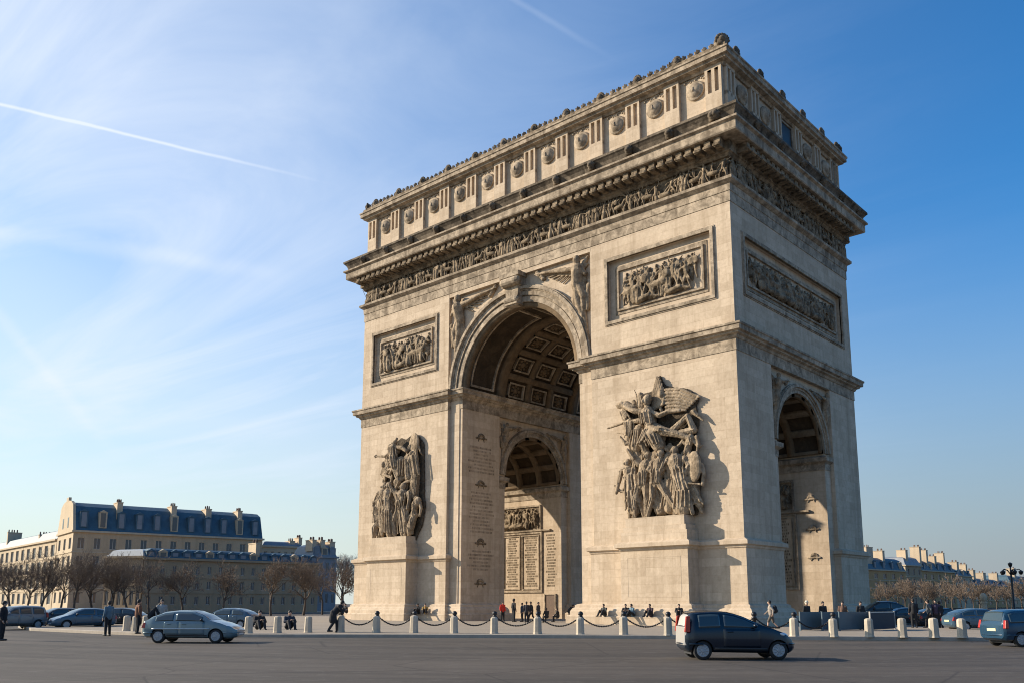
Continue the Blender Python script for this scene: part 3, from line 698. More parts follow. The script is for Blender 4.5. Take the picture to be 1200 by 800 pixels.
slab = [(128, 735), (132, 610), (118, 560), (128, 420), (116, 330), (108, 240), (88, 168), (120, 148), (165, 150), (205, 115), (250, 110), (272, 60), (292, 36), (318, 95), (352, 108), (420, 128), (480, 178), (462, 222), (474, 300), (455, 372), (462, 430), (480, 560), (462, 640), (452, 735)]
sculpture(15.4, UR, figs, slab, [((462, 515, 1.35), 44, 74, 18, 6)], 'sculpture_group', 'carved group of marching figures under a winged figure with a sword')
# left group
US = .0178
def UL(u, w, d): return Vector((-18.95+(u-75)*.0232, -HY-d*.58, 7.75+(738-w)*.0155))
figs = []
figs += man(192, 700, 345, 1.25, 0, ra=(.20, .74, .17, .56), la=(-.16, .68, -.1, .52)); figs += [[(192, 420, 1.3, 30), (200, 540, 1.35, 38), (205, 690, 1.15, 32)], [(170, 430, 1.1, 20), (160, 560, 1.1, 24), (165, 640, 1.0, 22)]]
figs += man(278, 705, 330, 1.3, .02, la=(-.16, .86, -.24, 1.0), ra=(.15, .66, .13, .5), ll=(-.13, .28, -.12, 0), rl=(.1, .25, .08, 0)); figs += [[(275, 560, 1.1, 26), (290, 690, 1.0, 30)]]
figs += man(140, 690, 340, .8, .02); figs += [[(140, 440, .9, 30), (150, 640, .9, 32)]]
figs += man(345, 700, 235, 1.0, .06, rl=(.0, .5, -.02, 0), ll=(-.16, .35, -.12, 0)); figs += [[(372, 500, 1.2, 24)], [(350, 600, 1.2, 22), (335, 660, 1.3, 26), (322, 705, 1.1, 14)]]
figs += [[(104, 470, 1.0, 20)], [(108, 505, .95, 24), (112, 560, .95, 28), (118, 610, 1.0, 26)], [(118, 610, 1.0, 24), (98, 640, 1.3, 18), (84, 742, 1.0, 11)], [(122, 615, 1.0, 22), (150, 640, 1.3, 17), (128, 700, 1.1, 11)], [(92, 470, .9, 8), (108, 520, 1.0, 10)]]
figs += [[(222, 100, 1.4, 18)], [(216, 125, 1.35, 26), (214, 190, 1.3, 32), (232, 270, 1.25, 30)], [(205, 130, 1.35, 12), (235, 75, 1.4, 10)], [(198, 150, 1.35, 12), (165, 178, 1.5, 10), (130, 172, 1.4, 8)], [(165, 178, 1.4, 8), (92, 166, 1.3, 6)], [(92, 166, 1.3, 10)],
         [(230, 130, 1.3, 14), (270, 140, 1.4, 13), (298, 165, 1.3, 12)], [(235, 280, 1.2, 28), (255, 350, 1.3, 20), (235, 400, 1.2, 12)]]
for k in range(6): figs.append([(180+k*4, 150+k*14, .7, 18), (150, 200+k*18, .7, 15), (112+k*6, 285+k*10, .6, 7)])
for k in range(4): figs.append([(200, 130-k*5, .8, 12), (165+k*3, 108+k*8, .8, 10), (158+k*4, 128-k*10, .7, 6)])
figs += [[(300, 150, .75, 7), (322, 92, .7, 6), (352, 120, .65, 6), (372, 190, .6, 6)], [(285, 200, .8, 8), (300, 130, .8, 7), (330, 110, .7, 5)]]
figs += man(320, 420, 250, .75, 0, ra=(.15, .8, .16, 1.0)); figs += [[(340, 200, .8, 24), (350, 330, .7, 25), (345, 460, .7, 24)], [(300, 220, .9, 26), (310, 330, .9, 30)], [(255, 220, .9, 30), (260, 330, .9, 26)]]
slab = [(80, 738), (88, 640), (96, 560), (88, 462), (122, 440), (112, 330), (132, 270), (150, 180), (165, 110), (205, 85), (232, 62), (262, 82), (300, 58), (342, 66), (378, 122), (382, 200), (385, 330), (388, 470), (396, 520), (380, 640), (350, 705), (340, 738)]
sculpture(-15.4, UL, figs, slab, [((322, 125, .42), 54, 66, 16, 3)], 'sculpture_group', 'carved group around a standing robed figure with a trumpeter above')
for sx in (-1, 1):
    x = sx*15.4
    mb = MB()
    mb.box(x-2.95, x+2.95, -HY-1.66, -HY+.2, 1.55, 5.64)
    mb.sweep([(x-2.95, -HY-1.66), (x+2.95, -HY-1.66), (x+2.95, -HY+.2), (x-2.95, -HY+.2)], [(-.3, .1), (.98, .1), (.98, .722), (.90, .802), (.74, .822), (.72, 1.102), (.60, 1.322), (.44, 1.422), (.44, 1.582), (.30, 1.662), (.02, 1.722), (-.3, 1.722)])
    mb.sweep([(x-2.95, -HY-1.66), (x+2.95, -HY-1.66), (x+2.95, -HY+.2), (x-2.95, -HY+.2)], [(-.3, 5.5), (.0, 5.625), (.06, 5.665), (.12, 5.82), (.34, 5.90), (.34, 6.16), (.26, 6.22), (-.1, 6.36), (-.3, 6.36)])
    mb.box(x-2.9, x+2.9, -HY-1.6, -HY+.1, 6.3, 7.05); mb.box(x-2.75, x+2.75, -HY-1.5, -HY+.1, 7.05, 7.45); mb.box(x-2.6, x+2.6, -HY-1.42, -HY+.1, 7.45, 8.15)
    mb.build('sculpture_pedestal', M['stone'], arch)
    # shallow inscription slab cut in the pedestal front
    mb = MB(); frame_bars(mb, PF(x, -HY-1.66), 2.3, 1.45, 3.65, .04, -.05, .010); mb.build('pedestal_moulding', M['stone'], arch)

# --- entablature
RC = rect(HX, HY)
mb = MB(); mb.sweep(RC, [(-.6, 31.80), (.05, 31.80), (.05, 32.62), (.10, 32.64), (.14, 33.20), (.22, 33.24), (.46, 33.42), (.48, 33.64), (.05, 33.70), (-.6, 33.70)]); mb.build('architrave', M['trim'], arch)
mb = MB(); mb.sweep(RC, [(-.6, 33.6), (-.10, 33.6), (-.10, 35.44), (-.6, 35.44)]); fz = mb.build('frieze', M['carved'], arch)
def frieze(P, hw, seed):
    rg = random.Random(seed); mb = MB(); u = -hw+.1
    while u < hw-.35:
        k = rg.random(); h = rg.uniform(1.55, 1.72)
        if k < .12 and u < hw-1.6 and u > -hw+.8: rhorse(mb, P, u+.5, 33.7, 1.15, .12, rg.choice((-1, 1)), rg); rfig(mb, P, u+.45, 34.15, 1.15, .16, rg, 6, False); u += 1.15
        elif k < .18 and u < hw-1.5: mb.cap(P(u+.3, 34.0, .1), P(u+1.0, 34.0, .1), .26, .26, 8); mb.cap(P(u+.4, 33.9, .2), P(u+1.2, 34.7, .15), .1, .08, 7); u += 1.1
        else: rfig(mb, P, u+.2, 33.7, h, .10+rg.uniform(0, .1), rg, 6, rg.random() < .55); u += rg.uniform(.28, .44)
    return mb.build('frieze_figures', M['carved'], fz, True, False)
frieze(PF(0), HX, 1); frieze(PR, HY, 2)
frieze(Plane((-HX, 0, 0), (0,-1,0), (-1,0,0)), HY, 4)
mb = MB(); mb.sweep(RC, [(-.6, 35.40), (.12, 35.40), (.30, 35.62), (.42, 35.66), (.42, 36.62), (-.6, 36.62)]); mb.build('bed_moulding', M['carved'], arch)
def modillion(mb, x, y, rz):
    m4 = Matrix.Translation((x, y, 0)) @ Matrix.Rotation(rz, 4, 'Z'); t = MB()
    t.box(-.26, .26, -1.25, -.35, 35.82, 36.5); t.cap((-.2, -1.25, 36.0), (.2, -1.25, 36.0), .16, .16, 6)
    mb.add([m4 @ Vector(v) for v in t.v], t.f)
mod = MB(); modillion(mod, 0, 0, 0); mod0 = None; rest = MB()
for i in range(53):
    x = -HX-.2+(2*HX+.4)*(i+.5)/53
    if mod0 is None: mod0 = mod.build('modillion', M['carved'], arch); mod0.location = (x, -HY, 0)
    else: copy_part(mod0, arch, (x, -HY, 0))
    modillion(rest, x, HY, R(180))
for i in range(25):
    y = -HY+.6+(2*HY-1.2)*(i+.5)/25; copy_part(mod0, arch, (HX, y, 0), (0, 0, R(90))); modillion(rest, -HX, y, R(-90))
tag(rest.build('modillion_band', M['carved'], arch), kind='stuff')
mb = MB(); mb.sweep(RC, [(-.6, 36.56), (1.50, 36.56), (1.56, 36.66), (1.56, 37.28), (1.66, 37.34), (1.78, 37.40), (1.78, 37.56), (1.46, 37.66), (-.6, 37.66)]); mb.build('cornice', M['trim'], arch)
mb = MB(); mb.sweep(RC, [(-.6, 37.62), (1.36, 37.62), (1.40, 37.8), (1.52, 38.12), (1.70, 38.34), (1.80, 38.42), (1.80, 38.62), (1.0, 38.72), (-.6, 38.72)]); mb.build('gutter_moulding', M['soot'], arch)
BX = [-20.5+3.84*k for k in range(12)]
BY = [-5.2+4.1*k for k in range(-1, 5)]
mb = MB(); mb.ell((0, 0, 0), (.34, 0, 0), (0, .3, 0), (0, 0, .36)); mb.ell((0, -.22, -.06), (.2, 0, 0), (0, .16, 0), (0, 0, .16)); mb.box(-.3, .3, -.05, .2, -.42, .3)
for a in range(7):
    t = math.pi*a/6; mb.ell((.3*math.cos(t), .02, .3*math.sin(t)), (.12, 0, 0), (0, .18, 0), (0, 0, .12), 7, 5)
lion = mb.build('lion_head', M['soot'], arch, True, False); lion.location = (BX[0], -HY-1.68, 38.2)
for x in BX[1:]+[HX]: copy_part(lion, arch, (x, -HY-1.68, 38.2))
for y in BY: copy_part(lion, arch, (HX+1.68, y, 38.2), (0, 0, R(90)))
for y in BY: copy_part(lion, arch, (-HX-1.68, y, 38.2), (0, 0, R(-90)))

# --- attic
mb = MB(); mb.sweep(RC, [(-1.2, 38.5), (.18, 38.5), (.18, 39.5), (.1, 39.6), (-.30, 39.66), (-.30, 43.55), (-1.2, 43.55)]); 
attic = mb.build('attic_wall', M['stone'], arch)
mb = MB(); mb.box(-HX+1, HX-1, -HY+1, HY-1, 37.9, 43.9); mb.build('roof_terrace', M['stone'], arch)
AY = -HY+.30; AX = HX-.30
def attic_pilaster(mb):
    for x0, x1 in ((-.70, -.50), (-.12, .12), (.50, .70)): mb.box(x0, x1, -.30, .1, 40.9, 43.30)
    mb.box(-.70, .70, -.30, .1, 39.7, 41.2); mb.box(-.70, .70, -.30, .1, 43.2, 43.6); mb.box(-.6, .6, -.02, .1, 41.0, 43.4)
mb = MB(); attic_pilaster(mb); pil = mb.build('attic_pilaster', M['stone'], arch); pil.location = (BX[0]-.7, AY, 0)
for x in BX[1:]: copy_part(pil, arch, (x-.7, AY, 0))
copy_part(pil, arch, (21.0, AY, 0))
for y in BY+[10.6]: copy_part(pil, arch, (AX, y-.78, 0), (0, 0, R(90)))
mb = MB()
mb.lathe([(.80, 0), (.82, .14), (.75, .22), (.68, .19), (.60, .30), (.44, .43), (.24, .50), (.04, .52)], n=26)
mb.cap((0, .1, .5), (0, -.14, .5), .07, .10, 7); mb.cap((-.16, -.2, .42), (.16, -.2, .42), .06, .06, 6)
for a in (-1, 1): mb.cap((a*.08, .18, .46), (a*.27, .12, .38), .06, .05, 6)
shm = mb.build('shield', M['trim'], arch, True); shm.rotation_euler = (R(90), 0, 0); shm.location = (BX[0]+1.4, AY+.02, 42.1)
rel = MB()
for i, x in enumerate(BX):
    if i: 
        if x+1.4 < 21: copy_part(shm, arch, (x+1.4, AY+.02, 42.1), (R(90), 0, 0))
ws = MB()
for a in range(11): ws.ell((-.95+.19*a, -.02, .98+.14*math.sin(a*1.2)), (.13, 0, 0), (0, .10, 0), (0, 0, .10), 7, 4)
wl = ws.build('laurel_garland', M['trim'], arch, True); wl.location = (BX[0]+1.4, AY, 42.1)
for x in BX[1:]:
    if x+1.4 < 21: copy_part(wl, arch, (x+1.4, AY, 42.1))
for i, y in enumerate(BY):
    if i == 2:
        mb = MB(); mb.box(AX-.25, AX+.03, y+.15, y+2.3, 40.1, 43.0); mb.build('attic_window', M['iron'], arch)
        mb = MB(); frame_bars(mb, Plane((AX, y+1.22, 0), (0,1,0), (1,0,0)), 1.08, 1.45, 41.55, .16, -.05, .12); mb.build('attic_window_frame', M['trim'], arch)
    elif y+1.4 < 10.5: copy_part(shm, arch, (AX-.02, y+1.35, 42.1), (R(90), 0, R(90)))
mb = MB(); mb.sweep(RC, [(-1.2, 43.3), (-.14, 43.3), (-.02, 43.5), (.36, 43.58), (.40, 43.72), (.60, 43.80), (.60, 44.14), (.68, 44.2), (.68, 44.34), (.2, 44.42), (-1.2, 44.42)]); mb.build('attic_cornice', M['trim'], arch)
mb = MB(); mb.sweep(RC, [(-1.2, 44.36), (.42, 44.36), (.36, 44.78), (-1.2, 44.78)])
rg = random.Random(5)
def antefix(mb, p, ux, h):
    for a in range(5):
        t = math.pi*(.12+.76*a/4); mb.cap(p, p+ux*(h*.46*math.cos(t))+Vector((0,0,h*math.sin(t)*.85)), .13, .09, 5)
for i in range(69):
    x = -HX+(2*HX)*(i+.5)/69; antefix(mb, Vector((x, -HY-.12, 44.7)), Vector((1,0,0)), rg.uniform(.58, .74))
for i in range(24):
    y = -HY+(2*HY)*(i+.5)/24; mb.cap((HX+.12, y-.2, 44.78), (HX+.12, y+.2, 44.78), .1, .1, 6)
mb.build('roof_cresting', M['carved'], arch)
mb = MB(); mb.box(-.38, .38, -.3, .4, 0, .42)
for a in range(9):
    t = math.pi*a/8; mb.cap((0, 0, .42), (.42*math.cos(t), -.08, .42+.52*math.sin(t)), .16, .15, 6)
mb.ell((0, -.2, .5), (.3, 0, 0), (0, .22, 0), (0, 0, .3))
pal = mb.build('palmette', M['soot'], arch, True, False); pal.location = (BX[0], -HY-.1, 44.7)
pal.scale = (.82, .82, .82)
for x in BX[1:]: copy_part(pal, arch, (x, -HY-.1, 44.7))
k = copy_part(pal, arch, (HX-.05, -HY-.05, 44.7), (0, 0, R(45))); k.scale = (1.1, 1.1, 1.0)
copy_part(pal, arch, (-HX+.05, -HY-.05, 44.7), (0, 0, R(-45)))
for y in BY+[10.6]: copy_part(pal, arch, (HX+.1, y, 44.7), (0, 0, R(90)))

# --- inside: carved emblems, names and the tablets of the cross passage
def wreath(P, u, z, mb, k_=.72):
    P0 = P; P = Plane(P0(u, 0, 0), P0.ux*k_, P0.n); P.zz = z; Pq = P; P = lambda a, b, d: Pq(a-u, z+(b-z)*k_, d*.8); P.ux = Pq.ux; P.n = Pq.n
    for a in range(9):
        t = math.pi*a/8; mb.ell(P(u+.55*math.cos(t), z+.42*math.sin(t), .03), P.ux*.17, P.n*.10, Vector((0,0,.16)), 7, 5)
    mb.cap(P(u-.95, z-.06, .02), P(u+.95, z-.06, .02), .10, .10, 6); mb.cap(P(u-.4, z-.1, .03), P(u-.55, z-.5, .02), .08, .04, 5); mb.cap(P(u+.4, z-.1, .03), P(u+.55, z-.5, .02), .08, .04, 5)
def carved_rows(P, u0, u1, z0, z1, mb, rg, dz=.34):
    z = z1
    while z > z0:
        u = u0+rg.uniform(0, (u1-u0)*.25)
        end = u1-rg.uniform(0, (u1-u0)*.25)
        while u < end:
            w = rg.uniform(.10, .17); a = P(u, z-.09, -.02); b = P(u+w*.8, z+.09, .016)
            mb.box(min(a.x, b.x), max(a.x, b.x), min(a.y, b.y), max(a.y, b.y), a.z, b.z); u += w*1.35
        z -= dz
rg = random.Random(11)
PI_ = Plane((-7.1, -8.2, 0), (0,1,0), (1,0,0))
for z in (17.6, 13.0, 7.4, 3.6): mb = MB(); wreath(PI_, 0, z, mb); mb.build('emblem', M['carved'], arch, True, False)
mb = MB()
for z0, z1 in ((14.2, 16.6), (8.4, 12.2), (4.8, 6.6)): carved_rows(PI_, -1.9, 1.9, z0, z1, mb, rg)
mb.build('carved_names', M['trim'], arch)
PS = Plane((HX-1.5, 4.34, 0), (1,0,0), (0,-1,0))
for z in (10.6, 8.0, 5.6): mb = MB(); wreath(Plane((20.3, 4.45, 0), (1,0,0), (0,-1,0)), 0, z, mb, .55); mb.build('emblem', M['trim'], arch, True, False)
PT = Plane((-14.5, 4.45, 0), (1,0,0), (0,-1,0))
for sx in (-1, 1):
    PT = Plane((sx*14.5, 4.45, 0), (1,0,0), (0,-1,0))
    fr = MB(); frame_bars(fr, PT, 4.1, 1.2, 11.0, .18, -.05, .16); fo = fr.build('panel_frame', M['trim'], arch)
    relief(Plane((sx*14.5, 4.45, 0), (1,0,0), (0,-1,0)), 4.1, 9.82, 12.18, 20+sx, 'battle_relief', fo, M['carved'])
    mb = MB(); mb.sweep([(sx*14.5-5.6, 4.6), (sx*14.5+5.6, 4.6)][::1], [(-.1, 9.35), (.15+.0, 9.35), (.38, 9.5), (.38, 9.66), (-.1, 9.7)], False); mb.build('string_course', M['trim'], arch)
    tb = MB(); nm = MB()
    for c in (-2.75, 0, 2.75):
        Pc = Plane((sx*14.5+c, 4.45, 0), (1,0,0), (0,-1,0)); frame_bars(tb, Pc, 1.15, 2.85, 6.15, .1, -.05, .1)
        carved_rows(Pc, -.95, .95, 3.6, 8.8, nm, rg, .26)
    frame_bars(tb, PT, 4.25, 3.1, 6.15, .16, -.05, .14)
    t_ = tb.build('inscription_tablet', M['trim'], arch); nm.build('carved_names', M['carved'], t_)
    if sx < 0: nm = MB(); carved_rows(Plane((sx*14.5+5.6, 4.45, 0), (1,0,0), (0,-1,0)), -.7, .7, 3.4, 9.0, nm, rg, .3); nm.build('carved_names', M['carved'], arch)
mb = MB(); mb.box(-9.6, -8.3, 4.36, 4.55, .15, 2.6); dr = mb.build('door', M['door_wood'], arch)
mb = MB(); frame_bars(mb, Plane((-8.95, 4.45, 0), (1,0,0), (0,-1,0)), .66, 1.25, 1.38, .12, -.05, .16); mb.build('door_frame', M['trim'], dr)
#@@PART2
# ================================================================== stone posts and chains along the kerb
def bollard_mesh():
    mb = MB(); mb.lathe([(.245, 0), (.24, .04), (.222, .1), (.205, .78), (.185, .85), (.12, .885), (.02, .9)], n=8)
    return mb
BP = [(148, 738.5), (158, 739), (170, 739.5), (291, 741.5), (325, 741), (361, 740.5), (399, 740.3), (441, 740.6), (485, 741), (532, 741.4), (579, 741.8), (630, 742.4), (680, 743), (731, 743.6), (783, 744.2), (931, 745.4), (977, 745.8), (1019, 746), (1058, 746.3), (1095, 746.6), (1128, 746.8)]
WHERE = {148: 'pale stone bollard at the far left of the kerb, first of the close set three', 158: 'pale stone bollard in the middle of the close set three at the far left', 170: 'pale stone bollard just behind the tail of the teal hatchback',
 291: 'pale stone bollard just ahead of the teal hatchback nose', 325: 'pale stone bollard second from the left after the teal hatchback', 361: 'pale stone bollard third after the teal hatchback, left of the walking man in black',
 399: 'pale stone bollard beside the walking man in black at the left corner of the arch', 441: 'pale stone bollard in front of the left sculpture pedestal', 485: 'pale stone bollard in front of the shaded pier wall right of the left pedestal', 532: 'pale stone bollard in front of the left jamb of the great opening',
 579: 'pale stone bollard left of the person in the red jacket', 630: 'pale stone bollard in front of the sunlit tablet wall under the arch', 680: 'pale stone bollard in front of the right jamb of the great opening', 731: 'pale stone bollard in front of the left edge of the right pedestal',
 783: 'pale stone bollard just behind the tail of the dark blue hatchback', 931: 'pale stone bollard just ahead of the dark blue hatchback nose', 977: 'pale stone bollard in front of the small end arch', 1019: 'pale stone bollard before the dark navy screen right of the arch',
 1058: 'pale stone bollard left of the group in dark coats, third from the right end', 1095: 'pale stone bollard in front of the group in dark coats', 1128: 'rightmost pale stone bollard, beside the blue people carrier'}
proto = None; ppos = {}
for u, v in BP:
    p = gnd_v(u, v, .15)
    if proto is None: proto = o = bollard_mesh().build('stone_bollard', M['bollard'])
    else: o = proto.copy(); COL.objects.link(o)
    o.location = p; o.rotation_euler = (0, 0, rng.uniform(0, 1)); s = rng.uniform(.96, 1.05); o.scale = (s, s, s); ppos[u] = p
    tag(o, WHERE[u], 'bollard', 'pale stone bollards along the plaza kerb')
CH = [399, 441, 485, 532, 579, 630, 680, 731, 783, 840, 885, 931, 977]
ppos[840] = gnd_v(836, 744.6, .15); ppos[885] = gnd_v(884, 745, .15)
iron = None; tops = []
IW = {399: 'by the walking man in black', 441: 'in front of the left pedestal', 485: 'before the shaded wall right of the left pedestal', 532: 'before the left jamb of the great opening', 579: 'left of the person in red', 630: 'before the sunlit tablets', 680: 'before the right jamb of the great opening', 731: 'before the left edge of the right pedestal', 783: 'by the tail of the dark blue hatchback', 840: 'behind the hatchback roof', 885: 'behind the hatchback bonnet', 931: 'just ahead of the navy hatchback', 977: 'before the small end arch'}
for u in CH:
    p = ppos[u]; away = Vector((-p.x, -p.y, 0)).normalized(); q = p+(p-CAM).to_2d().to_3d().normalized()*.55+RT*.03
    if iron is None:
        mb = MB(); mb.lathe([(.17, 0), (.17, .12), (.11, .18), (.09, .8), (.13, .84), (.13, .9), (.09, .93), (.13, 1.0), (.14, 1.06), (.09, 1.14), (.02, 1.17)], n=12)
        o = iron = mb.build('chain_post', M['iron'], None, True)
    else: o = iron.copy(); COL.objects.link(o)
    o.location = q; tag(o, 'black iron chain post with knob top '+IW[u], 'post', 'iron chain posts of the plaza'); tops.append((u, q+Vector((0, 0, .92))))
for (u0, a), (u1, b) in zip(tops[:-1], tops[1:]):
    mb = MB(); n = 26; l = (b-a).length; sag = .52
    pts = [a.lerp(b, i/n)-Vector((0, 0, sag*(1-(2*i/n-1)**2))) for i in range(n+1)]
    for i in range(n):
        d = (pts[i+1]-pts[i]); m_ = (pts[i]+pts[i+1])/2; dn = d.normalized(); side = dn.orthogonal().normalized() if i % 2 else dn.cross(dn.orthogonal().normalized())
        mb.ell(m_, dn*d.length*.68, side*.055, dn.cross(side)*.036, 6, 4)
    o = mb.build('chain', M['iron'], None, True); tag(o, 'black chain sagging rightwards from the post '+IW[u0], 'chain', 'hanging chains of the plaza')

# ================================================================== cars
def lerp_tab(t, x):
    if x <= t[0][0]: return t[0][1]
    for (a, u), (b, w) in zip(t[:-1], t[1:]):
        if x <= b:
            k = (x-a)/(b-a); k = k*k*(3-2*k)*.35+k*.65; return u+(w-u)*k
    return t[-1][1]
def make_car(S, name, label, group=None, cat='car'):
    """S: length, tables (x from the tail), wheel places, colours, glass ranges"""
    root = empty(name); tag(root, label, cat, group)
    Lc = S['L']; B = lambda x: lerp_tab(S['belt'], x); T = lambda x: max(lerp_tab(S['roof'], x), lerp_tab(S['belt'], x)+.02); W = lambda x: lerp_tab(S['width'], x); Z = lambda x: lerp_tab(S['low'], x)
    def tw(x): t = T(x)-B(x); return W(x)*.97-min(.34*t, W(x)*.5)
    def ringp(x):
        zb, b, t, w = Z(x), B(x), T(x), W(x); k = tw(x)
        return [(0, zb), (.82*w, zb), (.95*w, zb+.07), (.985*w, zb+(b-zb)*.30), (w, zb+(b-zb)*.55), (.985*w, zb+(b-zb)*.82), (.965*w, b), ((.965*w+k)/2, (b+t)/2-.005), (k, t-.055*min(1, (t-b)/.25)), (k*.86, t-.008), (k*.45, t+.012), (0, t+.018)]
    def sy(x, z):
        r = ringp(x)
        for (y0, z0), (y1, z1) in zip(r[2:9], r[3:10]):
            if z0 <= z <= z1: return y0+(y1-y0)*(z-z0)/max(1e-6, z1-z0)
        return r[8][0]
    n = 56; mb = MB(); xs = [Lc*(.5-.5*math.cos(math.pi*i/n))*.5+Lc*i/n*.5 for i in range(n+1)]
    m_ = 12
    for x in xs:
        r = ringp(x); mb.v += [(x-Lc/2, y, z) for y, z in r]+[(x-Lc/2, -y, z) for y, z in r[1:-1][::-1]]
    k = 2*m_-2
    mb.f = [(i*k+j, (i+1)*k+j, (i+1)*k+(j+1)%k, i*k+(j+1)%k) for i in range(n) for j in range(k)]+[tuple(range(k)), tuple(n*k+j for j in range(k-1, -1, -1))]
    body = mb.build('body', S['paint'], root, True)
    rw = S['rw']
    cut = []
    for wx in S['wheels']:
        for s in (-1, 1):
            c = MB(); c.lathe([(rw*1.16, -.32), (rw*1.16, .32)], n=28); o = c.build('c', None); o.rotation_euler = (R(90), 0, 0); o.location = (wx-Lc/2, s*(W(wx)-.02), rw); cut.append(o)
    bpy.context.view_layer.update(); carve(body, cut)
    body.data.polygons.foreach_set('use_smooth', [True]*len(body.data.polygons))
    try: body.data.set_sharp_from_angle(angle=R(38))
    except Exception: pass
    # dark plastic filling the wheel wells
    mb = MB()
    for wx in S['wheels']: mb.box(wx-Lc/2-rw*1.1, wx-Lc/2+rw*1.1, -W(wx)+.28, W(wx)-.28, .16, rw*2+.02)
    mb.build('underbody', M['plastic'], root)
    for wx in S['wheels']:
        for s in (-1, 1):
            mb = MB(); mb.lathe([(rw*.62, -.09), (rw*.93, -.095), (rw, -.06), (rw, .06), (rw*.93, .095), (rw*.62, .09)], n=28)
            o = mb.build('wheel', M['rubber'], root, True); o.rotation_euler = (R(-90*s), 0, 0); o.location = (wx-Lc/2, s*(W(wx)-.13), rw)
            mb = MB(); mb.lathe([(rw*.70, .0), (rw*.70, .086), (rw*.62, .102), (rw*.5, .094), (rw*.2, .10), (rw*.16, .112), (.01, .114)], n=26)
            for a in range(9):
                t = a*2*math.pi/9; mb.cap((rw*.24*math.cos(t), rw*.24*math.sin(t), .094), (rw*.54*math.cos(t), rw*.54*math.sin(t), .094), rw*.05, rw*.075, 6)
            mb.build('rim', M['alloy'], o, False)
    def patch(x0, x1, zlo, zhi, off, nm, mat, s, nz=5, nx=14, par=None):
        mb = MB()
        for i in range(nx+1):
            x = x0+(x1-x0)*i/nx; a = zlo(x); b = max(zhi(x), a+.01)
            for j in range(nz+1):
                z = a+(b-a)*j/nz; mb.v.append((x-Lc/2, s*(sy(x, z)+off), z))
        w = nz+1
        mb.f = [(i*w+j, (i+1)*w+j, (i+1)*w+j+1, i*w+j+1) for i in range(nx) for j in range(nz)]
        o = mb.build(nm, mat, par or root, True); md = o.modifiers.new('s', 'SOLIDIFY'); md.thickness = .012; md.offset = -1; bake(o, []); return o
    for s in (-1, 1):
        for x0, x1 in S['side_glass']: patch(x0, x1, lambda x: B(x)+.035, lambda x: T(x)-.10, .006, 'side_window', M['glass'], s)
        for x0, x1 in S['doors']:
            d = patch(x0, x1, lambda x: Z(x)+.16, lambda x: B(x)-.012, .007, 'door', S['paint'], s, 8, 10)
            mb = MB(); hx = x0+.14; z = B(hx)-.10; mb.cap((hx-Lc/2, s*(sy(hx, z)+.025), z), (hx+.16-Lc/2, s*(sy(hx, z)+.025), z), .018, .018, 6); mb.build('handle', S.get('handle', S['paint']), d, True)
        if S.get('strip'): patch(S['strip'][0], S['strip'][1], lambda x: S['strip'][2], lambda x: S['strip'][2]+.05, .014, 'trim_strip', S['strip_mat'], s, 2, 20)
        patch(S['wheels'][0]+rw*1.25, S['wheels'][1]-rw*1.25, lambda x: Z(x)+.01+.075, lambda x: Z(x)+.15, .012, 'sill', M['plastic'], s, 2, 10)
        mx = S['mirror']; z = B(mx)+.09; mb = MB(); mb.ell((mx-Lc/2, s*(W(mx)+.09), z), (.07, 0, 0), (0, .10, 0), (0, 0, .07), 10, 6); mb.cap((mx-Lc/2+.03, s*W(mx)*.94, z-.06), (mx-Lc/2+.02, s*(W(mx)+.04), z-.03), .03, .03, 6); mb.build('mirror', S.get('mirror_mat', S['paint']), root, True)
        h = S['head']; mb = MB(); x, y, z = h; mb.ell((x-Lc/2, s*y, z), (.17, -.07*s, -.03), (.02*s*s, .13, 0), (-.02, 0, .075), 12, 8); mb.build('headlight', M['lens'], root, True)
        t = S['tail']; mb = MB(); mb.hexa([(t[0]-Lc/2-.02, s*t[1]-.075, t[2]), (t[0]-Lc/2+.14, s*t[1]-.075, t[2]), (t[0]-Lc/2+.14, s*t[1]+.075, t[2]), (t[0]-Lc/2-.02, s*t[1]+.075, t[2])], [(t[0]-Lc/2+.04, s*t[1]-.075-.03*s, t[3]), (t[0]-Lc/2+.16, s*t[1]-.075-.03*s, t[3]), (t[0]-Lc/2+.16, s*t[1]+.055-.03*s, t[3]), (t[0]-Lc/2+.04, s*t[1]+.055-.03*s, t[3])]); mb.build('tail_light', M['red_lens'], root, False, True, .015)
    def across(x0, x1, f, nm, mat, off=.008, nx=8, ny=8):
        mb = MB()
        for i in range(nx+1):
            x = x0+(x1-x0)*i/nx
            for j in range(ny+1):
                y = (2*j/ny-1)*tw(x)*f; r = ringp(x); a = abs(y); z = r[-1][1]
                for (y0, z0), (y1, z1) in zip(r[8:11], r[9:12]):
                    if y1 <= a <= y0: z = z0+(z1-z0)*(y0-a)/max(1e-6, y0-y1)
                sl = (T(min(Lc, x+.02))-T(max(0, x-.02)))/.04; nn = Vector((-sl, 0, 1)).normalized()
                mb.v.append((x-Lc/2+nn.x*off, y, z+nn.z*off))
        w = ny+1; mb.f = [(i*w+j, (i+1)*w+j, (i+1)*w+j+1, i*w+j+1) for i in range(nx) for j in range(ny)]
        o = mb.build(nm, mat, root, True); return o
    across(*S['screen'], .88, 'windscreen', M['glass']); across(*S['rear'], .86, 'rear_window', M['glass'])
    mb = MB(); mb.box(-Lc/2-.012, -Lc/2+.06, -.26, .26, S['plate'], S['plate']+.11); mb.build('number_plate', M['plate'], root)
    mb = MB(); mb.box(Lc/2-.05, Lc/2+.012, -.26, .26, .38, .49); mb.build('number_plate', M['lens'], root)
